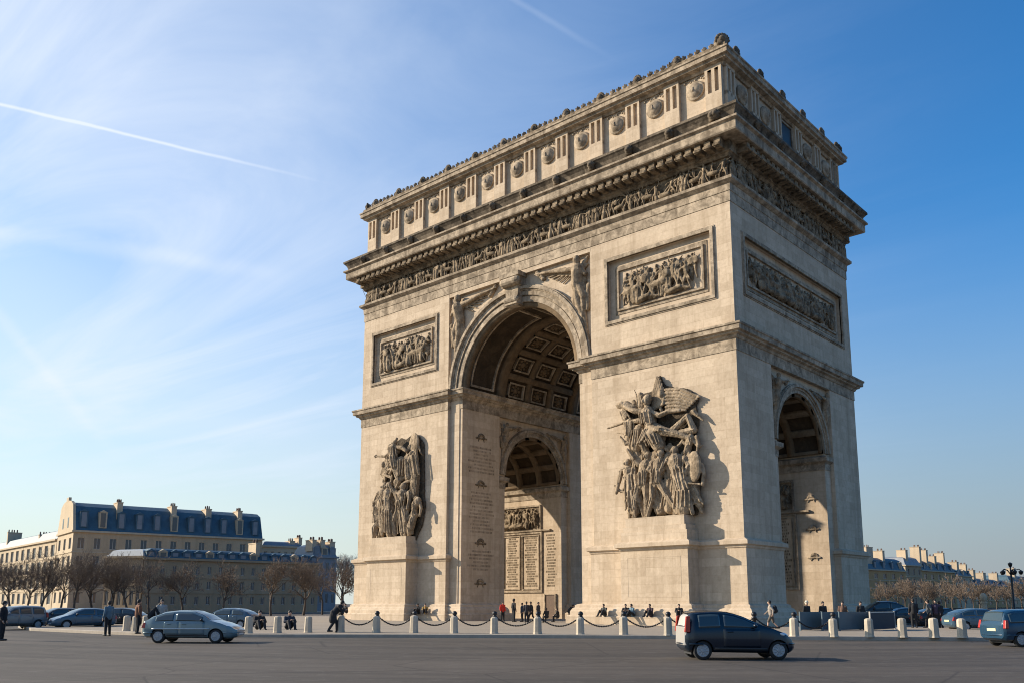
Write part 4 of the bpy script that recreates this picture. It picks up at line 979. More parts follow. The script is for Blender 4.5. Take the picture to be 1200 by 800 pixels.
    for xb, sg in ((.03, 1), (Lc-.03, -1)):   # bumpers
        mb = MB(); w = W(xb+sg*.12); zz = S['bumper']
        mb.tube([(xb+sg*.5-Lc/2, -W(xb+sg*.5)-.0, zz), (xb+sg*.12-Lc/2, -w-.0, zz), (xb-sg*.03-Lc/2, -w*.72, zz), (xb-sg*.05-Lc/2, 0, zz), (xb-sg*.03-Lc/2, w*.72, zz), (xb+sg*.12-Lc/2, w+.0, zz), (xb+sg*.5-Lc/2, W(xb+sg*.5)+.0, zz)], .032, 8)
        mb.build('bumper', S.get('bumper_mat', S['paint']), root, True)
    return root
navy = paint('navy_paint', (.003, .012, .025)); teal = paint('teal_paint', (.13, .19, .215), .18); grey = paint('grey_paint', (.16, .185, .2)); dark = paint('dark_paint', (.016, .019, .024)); mvp = paint('blue_paint', (.012, .045, .085)); steel = paint('steel_blue_paint', (.05, .095, .14))
HATCH = dict(L=3.43, belt=[(0, .80), (.3, .92), (1.2, .95), (2.3, .94), (2.6, .90), (2.95, .80), (3.2, .66), (3.36, .52), (3.43, .44)],
    roof=[(0, .86), (.04, 1.06), (.11, 1.30), (.22, 1.42), (.5, 1.465), (.85, 1.48), (1.2, 1.465), (1.5, 1.42), (1.8, 1.325), (2.13, 1.18), (2.47, 1.04), (2.7, .965), (2.95, .87), (3.2, .73), (3.36, .58), (3.43, .48)],
    width=[(0, .66), (.08, .74), (.3, .80), (1, .815), (2.6, .81), (3.1, .76), (3.34, .62), (3.43, .48)], low=[(0, .36), (.15, .24), (3.2, .2), (3.43, .3)],
    wheels=(.52, 2.86), rw=.285, paint=navy, side_glass=((.42, 1.08), (1.2, 2.12)), doors=((.98, 1.95), (1.02, 1.03)), screen=(1.42, 2.42), rear=(.03, .16), mirror=2.12, head=(3.06, .62, .76), tail=(.0, .72, .84, 1.32), plate=.62, bumper=.48)
HATCH['doors'] = ((1.16, 2.3),)
SEDAN = dict(L=4.17, belt=[(0, .82), (.4, .90), (1.2, .93), (2.7, .91), (3.3, .86), (3.9, .70), (4.17, .54)],
    roof=[(0, .86), (.12, .98), (.5, 1.18), (1.0, 1.35), (1.5, 1.40), (2.2, 1.39), (2.6, 1.26), (3.1, .985), (3.4, .90), (3.9, .73), (4.17, .56)],
    width=[(0, .66), (.1, .76), (.5, .84), (1.5, .85), (3.2, .84), (3.8, .78), (4.05, .66), (4.17, .5)], low=[(0, .38), (.2, .24), (3.9, .21), (4.17, .32)],
    wheels=(.78, 3.32), rw=.30, paint=teal, side_glass=((.62, 1.42), (1.52, 2.72)), doors=((1.02, 1.66), (1.7, 2.82)), screen=(2.28, 3.08), rear=(.16, .82), mirror=2.72, head=(3.80, .62, .70), tail=(.02, .70, .66, .88), plate=.6, bumper=.46, strip=(.5, 3.05, .60), strip_mat=paint('pale_trim', (.42, .46, .48)), mirror_mat=dark)
VAN = dict(L=4.1, belt=[(0, .86), (.3, .96), (2.6, 1.0), (3.2, .94), (3.8, .76), (4.1, .56)],
    roof=[(0, .92), (.06, 1.1), (.2, 1.46), (.6, 1.55), (1.6, 1.57), (2.3, 1.5), (2.8, 1.22), (3.15, 1.04), (3.5, .95), (3.9, .78), (4.1, .58)],
    width=[(0, .72), (.1, .80), (.4, .86), (3.2, .86), (3.8, .78), (4.1, .55)], low=[(0, .36), (.2, .25), (3.8, .22), (4.1, .34)],
    wheels=(.72, 3.3), rw=.31, paint=mvp, side_glass=((.3, 1.1), (1.2, 2.0), (2.08, 2.75)), doors=((1.1, 2.0), (2.06, 3.0)), screen=(2.36, 3.08), rear=(.05, .24), mirror=2.8, head=(3.78, .62, .74), tail=(.02, .78, .78, 1.12), plate=.66, bumper=.5)
def place(o, p, yaw): o.location = p; o.rotation_euler = (0, 0, yaw); return o
def near_side(u, v, S, yaw):
    """centre of a car whose near-side wheels meet the road at (u, v)"""
    p = gnd_v(u, v, 0); return p
c = make_car(HATCH, 'parked_car' if 0 else 'hatchback', 'small dark navy hatchback with painted glare on its tailgate driving right before the right pedestal')
for ch in list(c.children):
    if ch.name.startswith('rear_window'): ch.data.materials[0] = plain('rear_glass_glare', (.48, .47, .45), .2)  # sun glare on the rear glass, put in as a pale colour
mb = MB(); mb.hexa([(-1.745, -.64, .44), (-1.60, -.72, .44), (-1.60, .72, .44), (-1.745, .64, .44)], [(-1.725, -.63, 1.0), (-1.64, -.70, 1.0), (-1.64, .70, 1.0), (-1.725, .63, 1.0)]); mb.build('tailgate', plain('tailgate_glare', (.46, .44, .41), .3, .3), c, False, True, .02)  # pale colour paints sun glare onto the navy tail
yaw = HEAD+R(1.5); side = Vector((-math.sin(yaw), math.cos(yaw), 0))
p = gnd_v(870, 773)+side*.78; place(c, p, yaw)
c = make_car(SEDAN, 'liftback_car', 'grey teal five door car with pale roofline driving right past the left kerb')
yaw = HEAD-R(2); side = Vector((-math.sin(yaw), math.cos(yaw), 0))
p = gnd_v(219, 753.2)+side*.8; place(c, p, yaw)
c = make_car(VAN, 'people_carrier', 'blue people carrier cut off by the right edge, its rear towards us')
yaw = HEAD+R(9); fwd = Vector((math.cos(yaw), math.sin(yaw), 0)); side = Vector((-math.sin(yaw), math.cos(yaw), 0))
p = gnd_v(1160, 756.5); place(c, p+fwd*1.9+side*-.3, yaw); c.scale = (.97, .97, .94)
S2 = dict(VAN); S2['paint'] = grey
c = make_car(S2, 'parked_car', 'grey car with a pale windscreen at the far left edge')
place(c, gnd(16, 60), HEAD+R(180+60))
S3 = dict(SEDAN); S3['paint'] = dark; S3['strip'] = None
c = make_car(S3, 'parked_car', 'black parked car with sloping windscreen between the grey and the steel blue one')
place(c, gnd(68, 65), HEAD+R(180+48)); darkcar = c
S4 = dict(SEDAN); S4['paint'] = steel; S4['strip'] = None
c = make_car(S4, 'parked_car', 'steel blue parked car with a sloping windscreen just left of the standing man'); place(c, gnd(98, 62), HEAD+R(180+44)); steelcar = c
def dup_car(o, p, yaw, label, group=None):
    c = copy_tree(o); place(c, p, yaw); tag(c, label, 'car', group); return c
dup_car(steelcar, gnd(268, 62), HEAD+R(172), 'steel blue car half hidden behind the nose of the teal car')
dup_car(darkcar, gnd(137, 66), HEAD+R(186), 'black car glimpsed between the standing man and the left bollards')
dup_car(darkcar, gnd(1104, 63), HEAD+R(4), 'black car behind the right hand bollards, just behind the group in dark coats')
dup_car(darkcar, gnd(1066, 68), HEAD+R(6), 'black car behind the bollards left of the group in dark coats')
dup_car(steelcar, gnd(1146, 56), HEAD+R(2), 'steel blue car mostly hidden by the people carrier at right')
c = copy_tree(c := darkcar); place(c, gnd(1030, 70), HEAD+R(175)); c.scale = (1, 1, 1.35); tag(c, 'tall black car standing at the right corner of the arch above the dark blue screen', 'car')
for px, d_, lab in ((20, 92, 'far car at the foot of the trees by the left edge'),):
    dup_car(darkcar, gnd(px, d_), HEAD+R(4), lab)

# blue grey screens at the right end of the arch
SC = [(936, 962, 'leftmost blue grey screen panel in front of the small end arch'), (962, 982, 'darker blue grey screen panel in the middle of the row before the end arch'), (982, 1016, 'wide blue grey screen panel at the right foot of the arch'), (1018, 1047, 'dark navy screen panel with a white top edge right of the arch')]
for i, (a, b, lab) in enumerate(SC):
    A = gnd(a, 52, .15); Bq = gnd(b, 53 if i < 3 else 55, .15); d = (Bq-A); w = d.length; t = tag(empty('barrier_screen', A, math.atan2(d.y, d.x)), lab, 'barrier', 'screen panels at the right foot of the arch')
    mb = MB(); mb.box(.06, w-.06, -.02, .02, .06, 1.02); mb.build('panel', M['panel_blue'] if i != 3 else plain('navy_panel', (.010, .018, .032), .7), t)
    mb = MB(); mb.box(0, .06, -.04, .04, 0, 1.1); mb.box(w-.06, w, -.04, .04, 0, 1.1); mb.box(.06, w-.06, -.03, .03, 1.02, 1.08); mb.build('frame', M['panel_blue'] if i != 3 else M['winframe'], t)

# ================================================================== people
JOINTS = dict(
 stand=dict(pel=(0,0,.93), ch=(0,0,1.30), nk=(0,0,1.48), hd=(.02,0,1.62), hip=((0,.09,.90),(0,-.09,.90)), kn=((.02,.10,.49),(.01,-.10,.49)), an=((0,.11,.08),(-.02,-.11,.08)), sh=((0,.19,1.40),(0,-.19,1.40)), el=((-.03,.25,1.12),(-.02,-.25,1.12)), ha=((.08,.24,.88),(.08,-.24,.88))),
 walk=dict(pel=(0,0,.91), ch=(.04,0,1.28), nk=(.06,0,1.46), hd=(.10,0,1.60), hip=((0,.09,.88),(0,-.09,.88)), kn=((.20,.09,.49),(-.08,-.09,.47)), an=((.26,.10,.08),(-.36,-.10,.16)), sh=((.05,.19,1.38),(.05,-.19,1.38)), el=((-.12,.25,1.14),(.14,-.25,1.13)), ha=((-.06,.24,.92),(.32,-.22,.98))),
 lean=dict(pel=(-.1,0,.90), ch=(.14,0,1.20), nk=(.26,0,1.34), hd=(.36,0,1.44), hip=((-.1,.09,.87),(-.1,-.09,.87)), kn=((.10,.09,.48),(-.1,-.09,.47)), an=((.12,.10,.08),(-.3,-.10,.12)), sh=((.16,.19,1.29),(.16,-.19,1.29)), el=((.25,.24,1.02),(.30,-.24,1.04)), ha=((.46,.14,1.06),(.48,-.12,1.10))),
 sit=dict(pel=(0,0,.12), ch=(.06,0,.47), nk=(.10,0,.64), hd=(.15,0,.77), hip=((.02,.10,.13),(.02,-.10,.13)), kn=((.42,.14,.42),(.44,-.13,.40)), an=((.66,.13,.06),(.70,-.13,.06)), sh=((.08,.19,.56),(.08,-.19,.56)), el=((.24,.26,.36),(.22,-.26,.36)), ha=((.42,.10,.44),(.42,-.08,.43))),
 bench=dict(pel=(0,0,.52), ch=(.05,0,.88), nk=(.08,0,1.05), hd=(.12,0,1.18), hip=((.02,.10,.52),(.02,-.10,.52)), kn=((.44,.12,.52),(.44,-.12,.52)), an=((.46,.12,.08),(.42,-.12,.08)), sh=((.06,.19,.97),(.06,-.19,.97)), el=((.18,.25,.72),(.18,-.25,.72)), ha=((.40,.12,.62),(.40,-.1,.62))))
def fused(mb, name, mat, parent, vox=.022):
    o = mb.build(name, mat, parent, True, False)
    bake(o, [('REMESH', dict(mode='VOXEL', voxel_size=vox)), ('SMOOTH', dict(factor=.5, iterations=2))]); o.data.polygons.foreach_set('use_smooth', [True]*len(o.data.polygons)); return o
CLOTH = {}
def cloth(c):
    if c not in CLOTH: CLOTH[c] = plain('cloth', c, .9, var=.2, scale=9)
    return CLOTH[c]
def person(label, p, yaw, pose='stand', top=(.02,.022,.027), legs=(.025,.027,.035), h=1.72, hair=True, bag=None, bare=False, long=False, group=None, hat=None):
    J = JOINTS[pose]; root = empty('person', p, yaw); s = h/1.72; root.scale = (s, s, s); tag(root, label, 'person', group)
    mb = MB(); V = Vector
    mb.cap(J['pel'], J['ch'], .135, .145, 10); mb.cap(J['ch'], J['nk'], .13, .06, 10); mb.cap(J['nk'], V(J['hd'])-V((0,0,.05)), .055, .055, 8)
    hd = V(J['hd']); mb.ell(hd, (.098,0,0), (0,.078,0), (0,0,.125), 12, 9); mb.ell(hd+V((.10,0,-.015)), (.022,0,0), (0,.014,0), (0,0,.028), 6, 5)
    for k in (0, 1):
        sg = 1-2*k; mb.ell(hd+V((0,sg*.08,-.01)), (.02,0,0), (0,.012,0), (0,0,.03), 6, 5)
        mb.cap(J['hip'][k], J['kn'][k], .085, .058, 9); mb.cap(J['kn'][k], J['an'][k], .056, .038, 9); a = V(J['an'][k]); mb.cap(a+V((-.03,0,-.04)), a+V((.14,sg*.02,-.05)), .04, .032, 8)
        mb.cap(J['ch'], J['sh'][k], .09, .062, 8); mb.cap(J['sh'][k], J['el'][k], .052, .04, 8); mb.cap(J['el'][k], J['ha'][k], .038, .026, 8)
        hv = (V(J['ha'][k])-V(J['el'][k])).normalized(); hp = V(J['ha'][k]); mb.cap(hp, hp+hv*.07, .03, .03, 8)
        for f in range(4): mb.cap(hp+hv*.08+V((.018*(f-1.5), 0, 0)), hp+hv*(.15-.01*abs(f-1.5))+V((.02*(f-1.5)+.01, -sg*.015, 0)), .0105, .009, 6)
        mb.cap(hp+hv*.03+V((.03,0,0)), hp+hv*.09+V((.055, -sg*.01, 0)), .011, .009, 6)
    fused(mb, 'body', M['skin'], root, .02)
    mb = MB(); mb.cap(J['pel'], J['ch'], .168, .175, 12); mb.cap(J['ch'], V(J['nk'])-V((0,0,.03)), .165, .09, 12)
    if long: mb.cap(V(J['pel'])+V((0,0,-.3)), J['pel'], .2, .17, 12)
    for k in (0, 1): mb.cap(J['ch'], J['sh'][k], .12, .085, 9); mb.cap(J['sh'][k], J['el'][k], .078, .06, 9); mb.cap(J['el'][k], V(J['el'][k]).lerp(V(J['ha'][k]), .88), .06, .045, 9)
    fused(mb, 'jacket', cloth(top), root)
    mb = MB(); mb.cap(V(J['pel'])+V((0,0,.08)), V(J['pel'])-V((0,0,.02)), .152, .15, 12)
    for k in (0, 1):
        mb.cap(J['hip'][k], J['kn'][k], .108, .082, 10)
        if not bare: mb.cap(J['kn'][k], V(J['an'][k])+V((0,0,.02)), .08, .066, 10)
    fused(mb, 'trousers' if not bare else 'shorts', cloth(legs), root)
    mb = MB()
    for k in (0, 1): a = V(J['an'][k]); mb.cap(a+V((-.04,0,-.035)), a+V((.17,(1-2*k)*.02,-.045)), .052, .038, 9)
    mb.build('shoes', M['plastic'], root, True)
    mb = MB(); mb.ell(hd+V((-.018,0,.03)), (.108,0,0), (0,.092,0), (0,0,.118), 12, 8)
    if hat: mb.ell(hd+V((0,0,.08)), (.16,0,0), (0,.15,0), (0,0,.03), 12, 6); mb.ell(hd+V((0,0,.12)), (.10,0,0), (0,.095,0), (0,0,.08), 12, 6)
    mb.build('hair' if not hat else 'hat', cloth(hat) if hat else M['hair'], root, True)
    if bag:
        mb = MB(); c = V(J['ch'])+V((-.25,0,-.08)); mb.ell(c, (.14,0,0), (0,.17,0), (0,0,.25), 12, 8); mb.ell(c+V((-.1,0,-.08)), (.07,0,0), (0,.12,0), (0,0,.12), 10, 6); o = mb.build('backpack', cloth(bag), None, True); o.location = p; o.rotation_euler = (0,0,yaw); o.scale = (s,s,s)
        tag(o, 'black backpack worn by the walker beside the right pier', 'backpack')
    return root
BLK = (.014, .015, .018); NAVYC = (.02, .03, .05); GREY = (.07, .08, .09); BLUE = (.10, .16, .20)
tocam = HEAD-math.pi/2
person('man in blue grey top and black trousers standing by the left kerb', gnd_v(125.5, 744.5), HEAD+R(150), 'stand', BLUE, BLK, 1.82)
person('man in a long black coat walking at the left corner of the arch', gnd_v(392, 740.5, .15), HEAD+R(20), 'lean', BLK, BLK, 1.9, long=True)
p = gnd_v(905, 737.5, .15)
person('walker with a black backpack and bare legs beside the right pier', p, HEAD+R(165), 'walk', (.30, .26, .22), (.10, .085, .07), 1.74, bag=BLK, bare=True)
for u, v, h, yw, ps, lab, col in ((1072, 735, 1.85, 80, 'stand', 'tallest of the group in dark coats behind the right hand bollards, at its left', BLK), (1091, 735, 1.8, 150, 'walk', 'walking person in a grey top in the middle of the dark coated group', GREY),
        (1098, 735, 1.78, 250, 'stand', 'person in a purple black coat at the right of the dark coated group', (.05, .035, .06)), (1103, 735, 1.68, 110, 'stand', 'rightmost person in black of the dark coated group', BLK)):
    person(lab, gnd_v(u, v, .15), HEAD+R(yw), ps, col, BLK, h, group='dark coated people at right')
# visitors under the great opening
for u, v, h, yw, ps, lab, col, hat in ((589, 727.5, 1.72, -60, 'stand', 'person in a bright red jacket under the great opening', (.55, .03, .015), None), (602, 728, 1.9, 30, 'stand', 'tall man in black with a hat next to the red jacket', BLK, (.012, .012, .014)), (612, 728, 1.6, 200, 'stand', 'short person in navy right of the man with the hat', NAVYC, None),
        (617, 729, 1.7, 90, 'stand', 'person in dark grey with a white collar in the middle of the visitors', (.03, .03, .036), None), (623, 728, 1.72, 160, 'walk', 'walking visitor in black in front of the sunlit tablets', BLK, None), (631, 729, 1.66, -30, 'stand', 'visitor in charcoal directly behind the bollard before the tablets', (.035, .035, .04), None),
        (641, 729, 1.6, 120, 'bench', 'crouched visitor in black before the small wooden door', BLK, None), (654, 728, 1.55, 170, 'bench', 'seated visitor in black right of the small wooden door', BLK, None), (668, 727, 1.62, 20, 'lean', 'stooping visitor in black at the right jamb of the great opening', BLK, None)):
    person(lab, gnd_v(u, v, .15), HEAD+R(yw), ps, col, BLK, h, hat=hat, group='visitors under the great opening')
# people sitting along the plinth steps
def on_plinth(u): 
    r = ray(u, 706.5); t = (-13.75-CAM.y)/r.y; q = CAM+r*t; return Vector((q.x, -13.75, .80-.03))
mbst = MB()
for u, ps, lab, col, yw in ((709, 'sit', 'person huddled in charcoal sitting at the left of the right pedestal', (.05, .055, .05), -90), (734, 'sit', 'person in black sitting close beside the one in the denim jacket', BLK, -70), (742, 'sit', 'person in a denim blue jacket sitting before the right pedestal', (.10, .17, .22), -110), (763, 'sit', 'lone person in plum black sitting before the right pedestal', (.035, .02, .03), -90), (796, 'sit', 'person in black sitting at the right corner of the right pedestal', BLK, -60)):
    q = on_plinth(u); person(lab, q+Vector((0, -.05, 0)), R(yw), ps, col, BLK, 1.75, group='people sitting along the pedestal')
def on_plinth2(u):
    r = ray(u, 706.5); t = (-12.1-CAM.y)/r.y; q = CAM+r*t; return Vector((q.x, -12.35, .8-.03))
for u, lab, col, yw in ((493, 'person in black sitting against the shaded plinth left of the ochre coat', BLK, -80), (501, 'person in an ochre coat sitting against the plinth beside the great opening', (.36, .22, .06), -50)):
    person(lab, on_plinth2(u), R(yw), 'sit', col, BLK, 1.8, group='people sitting by the left pier')
person('person in black sitting at the outer left corner of the arch', Vector((-21.2, -13.0, .78)), R(-100), 'sit', BLK, BLK, 1.8)
for u, lab, col in ((303, 'seated person in black behind the first bollards ahead of the teal car', BLK), (338, 'seated person in navy with a pale face between the second and third bollards', NAVYC)):
    person(lab, gnd_v(u, 737, .15), HEAD+R(-60), 'sit', col, BLK, 2.2)
for u, lab, col, yw in ((180, 'person in black bending behind the roof of the teal car', BLK, 10), (190, 'person with a pale hood standing behind the roof of the teal car', (.3, .29, .27), -60), (163, 'person in rust brown by the close set bollards', (.2, .09, .05), 40)):
    person(lab, gnd(u, 47, .15), HEAD+R(yw), 'lean' if u == 180 else 'stand', col, BLK, 1.75)
person('person in black cut off by the left edge of the photo', gnd_v(1, 750), HEAD+R(10), 'stand', BLK, BLK, 1.8)
for u, lab, col in ((945, 'visitor with a pale hat looking over the leftmost blue screen', BLK), (964, 'visitor in black behind the middle blue screen', BLK), (987, 'visitor in brown behind the wide blue screen', (.12, .07, .05)), (1008, 'visitor in black behind the right end of the wide blue screen', BLK)):
    person(lab, gnd(u, 54.2, .15), tocam+R(rng.uniform(-40, 40)), 'stand', col, BLK, 1.66, hat=(.6, .55, .45) if u == 945 else None, group='visitors behind the blue screens')

# ================================================================== bare trees
def tree_meshes(seed, h, spread, twigr=.016, levels=5):
    rg = random.Random(seed); tr = MB(); cr = MB()
    def grow(p, d, ln, r, lev):
        n = 3; pts = [p]; rs = [r]; dd = d.copy()
        for i in range(n):
            dd = (dd+Vector((rg.uniform(-.22, .22), rg.uniform(-.22, .22), rg.uniform(-.05, .16)))).normalized(); pts.append(pts[-1]+dd*ln/n); rs.append(max(twigr*.55, r*(1-.42*(i+1)/n)))
        (tr if lev < 2 else cr).tube(pts, rs, 6 if lev < 2 else (4 if lev < 3 else 3))
        if lev >= levels: return
        k = rg.randint(3, 5) if lev else rg.randint(5, 7)
        for i in range(k):
            j = rg.randint(1, n) if lev else rg.choice((2, 3, 3)); az = 2*math.pi*(i+rg.uniform(-.3, .3))/k; tilt = rg.uniform(.35, .85)*spread
            a = dd.orthogonal().normalized(); b = dd.cross(a); nd = (dd*math.cos(tilt)+(a*math.cos(az)+b*math.sin(az))*math.sin(tilt)); nd.z += .12; nd.normalize()
            grow(pts[j], nd, ln*rg.uniform(.58, .80), max(twigr*.7, rs[j]*rg.uniform(.55, .72)), lev+1)
    grow(Vector((0, 0, 0)), Vector((0, 0, 1)), h*.34, h*.021, 0)
    return tr.mesh('trunk'), cr.mesh('crown')
TV = [tree_meshes(100+i, 9.8, 1.08+.08*(i % 3), .027) for i in range(5)]
TP = tree_meshes(300, 16, .8, .035); TH = [tree_meshes(400+i, 10, .95, .055, 4) for i in range(3)]
for a, b in TV+TH: a.materials.append(M['bark']); b.materials.append(M['twig'])
TP[0].materials.append(M['bark']); TP[1].materials.append(M['twig_pale'])
def tree(tm, p, rz, s, label, group):
    t = tag(empty('bare_tree', p, rz), label, 'tree', group); t.scale = (s, s, s)
    link('trunk', tm[0], None, t); link('crown', tm[1], None, t); return t
LT = [(-8, 138), (12, 126), (32, 140), (48, 128), (70, 136), (88, 124), (108, 139), (130, 127), (150, 138), (176, 130)]
ORD = 'first second third fourth fifth sixth seventh eighth ninth tenth eleventh twelfth thirteenth fourteenth fifteenth sixteenth seventeenth eighteenth nineteenth twentieth twenty-first twenty-second'.split()
for i, (u, d) in enumerate(LT):
    tree(TV[i % 5], gnd(u, d, .13), rng.uniform(0, 6), rng.uniform(.92, 1.08), 'dense bare brown tree, '+ORD[i]+' from the left edge, before the mansion and its wing', 'dense bare trees at far left')
MT = [(215, 132, 'above the roof of the teal car'), (262, 130, 'ahead of the teal car'), (318, 118, 'behind the second bollard, with a clear dark trunk'), (356, 120, 'behind the third bollard, with a clear dark trunk'), (378, 132, 'left of the walking man in black'), (398, 124, 'against the left edge of the arch')]
for i, (u, d, w) in enumerate(MT):
    tree(TV[(i*2+1) % 5], gnd(u, d, .13), rng.uniform(0, 6), rng.uniform(.78, .92), 'thin bare tree '+w, 'thin bare trees before the long facade')
tree(TP, gnd(401, 205, .13), 1.0, 1.0, 'tall pale bare tree rising beyond the grey house by the left edge of the arch', None)
i = 0
for u in range(1034, 1216, 9):
    tree(TH[i % 3], gnd(u+rng.uniform(-3, 3), 205+rng.uniform(0, 50), .13), rng.uniform(0, 6), rng.uniform(.80, 1.0), 'bare hazy brown tree, '+ORD[i]+' rightwards from the arch before the avenue houses', 'avenue trees at right'); i += 1

# ================================================================== houses round the place
def house(name, label, A, B, depth, eave, roof_h, wall, roofm, cols, rows, z0=1.0, mansard=1.6, ww=.55, wh=.62, ends=True, dormers=0, chimneys=(), endcols=2, inset=.22, group=None, wall_end=None):
    """block with its front from A to B (left to right as seen), windows set into the walls"""
    A = Vector((A.x, A.y, .13)); d = Vector((B.x-A.x, B.y-A.y, 0)); Ln = d.length
    root = tag(empty(name, A, math.atan2(d.y, d.x)), label, 'building', group)
    wins = []
    def facade(mb, Lw, H, nc, nr, fr):
        """wall sheet with openings and reveals; fr(u, z, inwards) -> point"""
        xs = [0]; zs = [0]
        cwid = Lw/nc; rh = (H-z0-.6)/nr
        for i in range(nc): xs += [i*cwid+cwid*(.5-ww/2), i*cwid+cwid*(.5+ww/2)]
        for j in range(nr): zs += [z0+j*rh+rh*(.5-wh/2), z0+j*rh+rh*(.5+wh/2)]
        xs.append(Lw); zs.append(H)
        for i in range(len(xs)-1):
            for j in range(len(zs)-1):
                a, b, c_, e = xs[i], xs[i+1], zs[j], zs[j+1]
                if i % 2 and j % 2:
                    o_ = [fr(a, c_, 0), fr(b, c_, 0), fr(b, e, 0), fr(a, e, 0)]; n_ = [fr(a, c_, inset), fr(b, c_, inset), fr(b, e, inset), fr(a, e, inset)]
                    mb.add(o_+n_, [(0,1,5,4), (1,2,6,5), (2,3,7,6), (3,0,4,7)]); wins.append((a, b, c_, e, fr))
                else: mb.add([fr(a, c_, 0), fr(b, c_, 0), fr(b, e, 0), fr(a, e, 0)], [(0,1,2,3)])
    F0 = lambda u, z, i: Vector((u, i, z)); FL = lambda u, z, i: Vector((i, depth-u, z)); FR_ = lambda u, z, i: Vector((Ln-i, u, z))
    mb = MB(); facade(mb, Ln, eave, cols, rows, F0); mb.add([(0, depth, 0), (Ln, depth, 0), (Ln, depth, eave), (0, depth, eave)], [(0,1,2,3)])
    mb.add([(Ln, 0, 0), (Ln, depth, 0), (Ln, depth, eave), (Ln, 0, eave)], [(0,1,2,3)])
    if not ends: mb.add([(0, 0, 0), (0, depth, 0), (0, depth, eave), (0, 0, eave)], [(0,1,2,3)])
    mb.build('wall', wall, root)
    if ends:
        mb = MB(); facade(mb, depth, eave, endcols, rows, FL); mb.build('end_wall', wall_end or wall, root)
    for a, b, c_, e, fr in wins[:100]:
        mb = MB(); t = .07
        for u0, u1, q0, q1 in ((a, a+t, c_, e), (b-t, b, c_, e), (a+t, b-t, c_, c_+t), (a+t, b-t, e-t, e), ((a+b)/2-.03, (a+b)/2+.03, c_+t, e-t)):
            pts = [fr(u0, q0, inset-.06), fr(u1, q0, inset-.06), fr(u1, q1, inset-.06), fr(u0, q1, inset-.06), fr(u0, q0, inset), fr(u1, q0, inset), fr(u1, q1, inset), fr(u0, q1, inset)]
            mb.add(pts, [(0,1,2,3), (0,1,5,4), (1,2,6,5), (2,3,7,6), (3,0,4,7)])
        w = mb.build('window', M['winframe'], root)
        mb = MB(); mb.add([fr(a, c_, inset-.01), fr(b, c_, inset-.01), fr(b, e, inset-.01), fr(a, e, inset-.01)], [(0,1,2,3)]); mb.build('pane', M['pane'], w, False, False)
    for k in range(1, rows):     # string courses
        z = z0+k*(eave-z0-.6)/rows; mb = MB(); mb.box(-.12, Ln+.05, -.14, -.003, z-.1, z+.1)
        if ends: mb.box(-.14, -.003, 0, depth, z-.1, z+.1)
        mb.build('string_course', wall_end or wall, root)
    mb = MB(); mb.box(-.35, Ln+.3, -.45, depth+.2, eave-.25, eave+.12); mb.build('cornice', wall_end or wall, root)
    k = mansard; rh = roof_h
    sec = [(0, eave+.12), (k*.75, eave+rh*.8), (k*1.5, eave+rh*.93), (depth/2, eave+rh), (depth-k*1.5, eave+rh*.93), (depth-k*.75, eave+rh*.8), (depth, eave+.12)]
    mb = MB(); hip = k*.75
    if ends == 'gable':
        mb.prism([(.25, y, z) for y, z in sec], (Ln-.25, 0, 0)); ro = mb.build('roof', roofm, root)
        mb = MB(); mb.prism([(-.12, y, z+(.35 if 0 < i < 6 else 0)) for i, (y, z) in enumerate(sec)], (.5, 0, 0)); mb.box(-.14, .4, depth/2-1.0, depth/2+1.0, eave+rh, eave+rh+.9); gb = mb.build('gable', wall_end or wall, root)
        for yy in (depth*.34, depth*.66):
            mb = MB(); mb.box(-.16, .2, yy-.5, yy+.5, eave+.9, eave+3.0); mb.build('gable_window', M['pane'], gb)
    else:
        lv = [(0, eave+.12), (k*.75, eave+rh*.8), (k*1.5, eave+rh*.95)]
        vs = []
        for i_, z in lv: vs += [(i_, i_, z), (Ln-i_, i_, z), (Ln-i_, depth-i_, z), (i_, depth-i_, z)]
        vs += [(k*2.2, depth/2, eave+rh), (Ln-k*2.2, depth/2, eave+rh)]
        fs = [(a*4+j, a*4+(j+1) % 4, (a+1)*4+(j+1) % 4, (a+1)*4+j) for a in range(2) for j in range(4)]+[(8, 9, 13, 12), (9, 10, 13), (10, 11, 12, 13), (11, 8, 12), (3, 2, 1, 0)]
        mb.add(vs, fs); ro = mb.build('roof', roofm, root)
    for i in range(dormers):
        x = Ln*(i+.5)/dormers; yb = k*.45; mb = MB(); w = .75; z = eave+rh*.12; hh = rh*.50
        mb.box(x-w, x+w, .12, yb+1.4, z, z+hh); mb.prism([(x-w-.1, .02, z+hh), (x+w+.1, .02, z+hh), (x, .02, z+hh+.45)], (0, yb+1.5, 0)); dm = mb.build('dormer', M['facade_pale'] if i % 4 == 1 else roofm, ro)
        mb = MB(); mb.box(x-w*.62, x+w*.62, .06, .115, z+.15, z+hh-.15); mb.build('dormer_pane', M['zinc'] if i % 4 != 1 else M['pane'], ro)
    for x, w, zt in chimneys:
        mb = MB(); x *= Ln; y0 = mansard*.4; mb.box(x-w/2, x+w/2, y0, y0+min(3.2, depth*.4), eave+rh*.4, zt); mb.box(x-w/2-.08, x+w/2+.08, y0-.08, y0+min(3.2, depth*.4)+.08, zt, zt+.18); ch = mb.build('chimney', M['chimney'], ro)
        mb = MB()
        for q in range(4): mb.cap((x+(q % 2-.5)*w*.5, y0+.3+q*.6, zt+.2), (x+(q % 2-.5)*w*.5, y0+.3+q*.6, zt+.75), .17, .14, 7)
        mb.build('chimney_pot', M['pot'], ch, True)
    return root
def z_at(u, v, d): return at(u, v, d).z
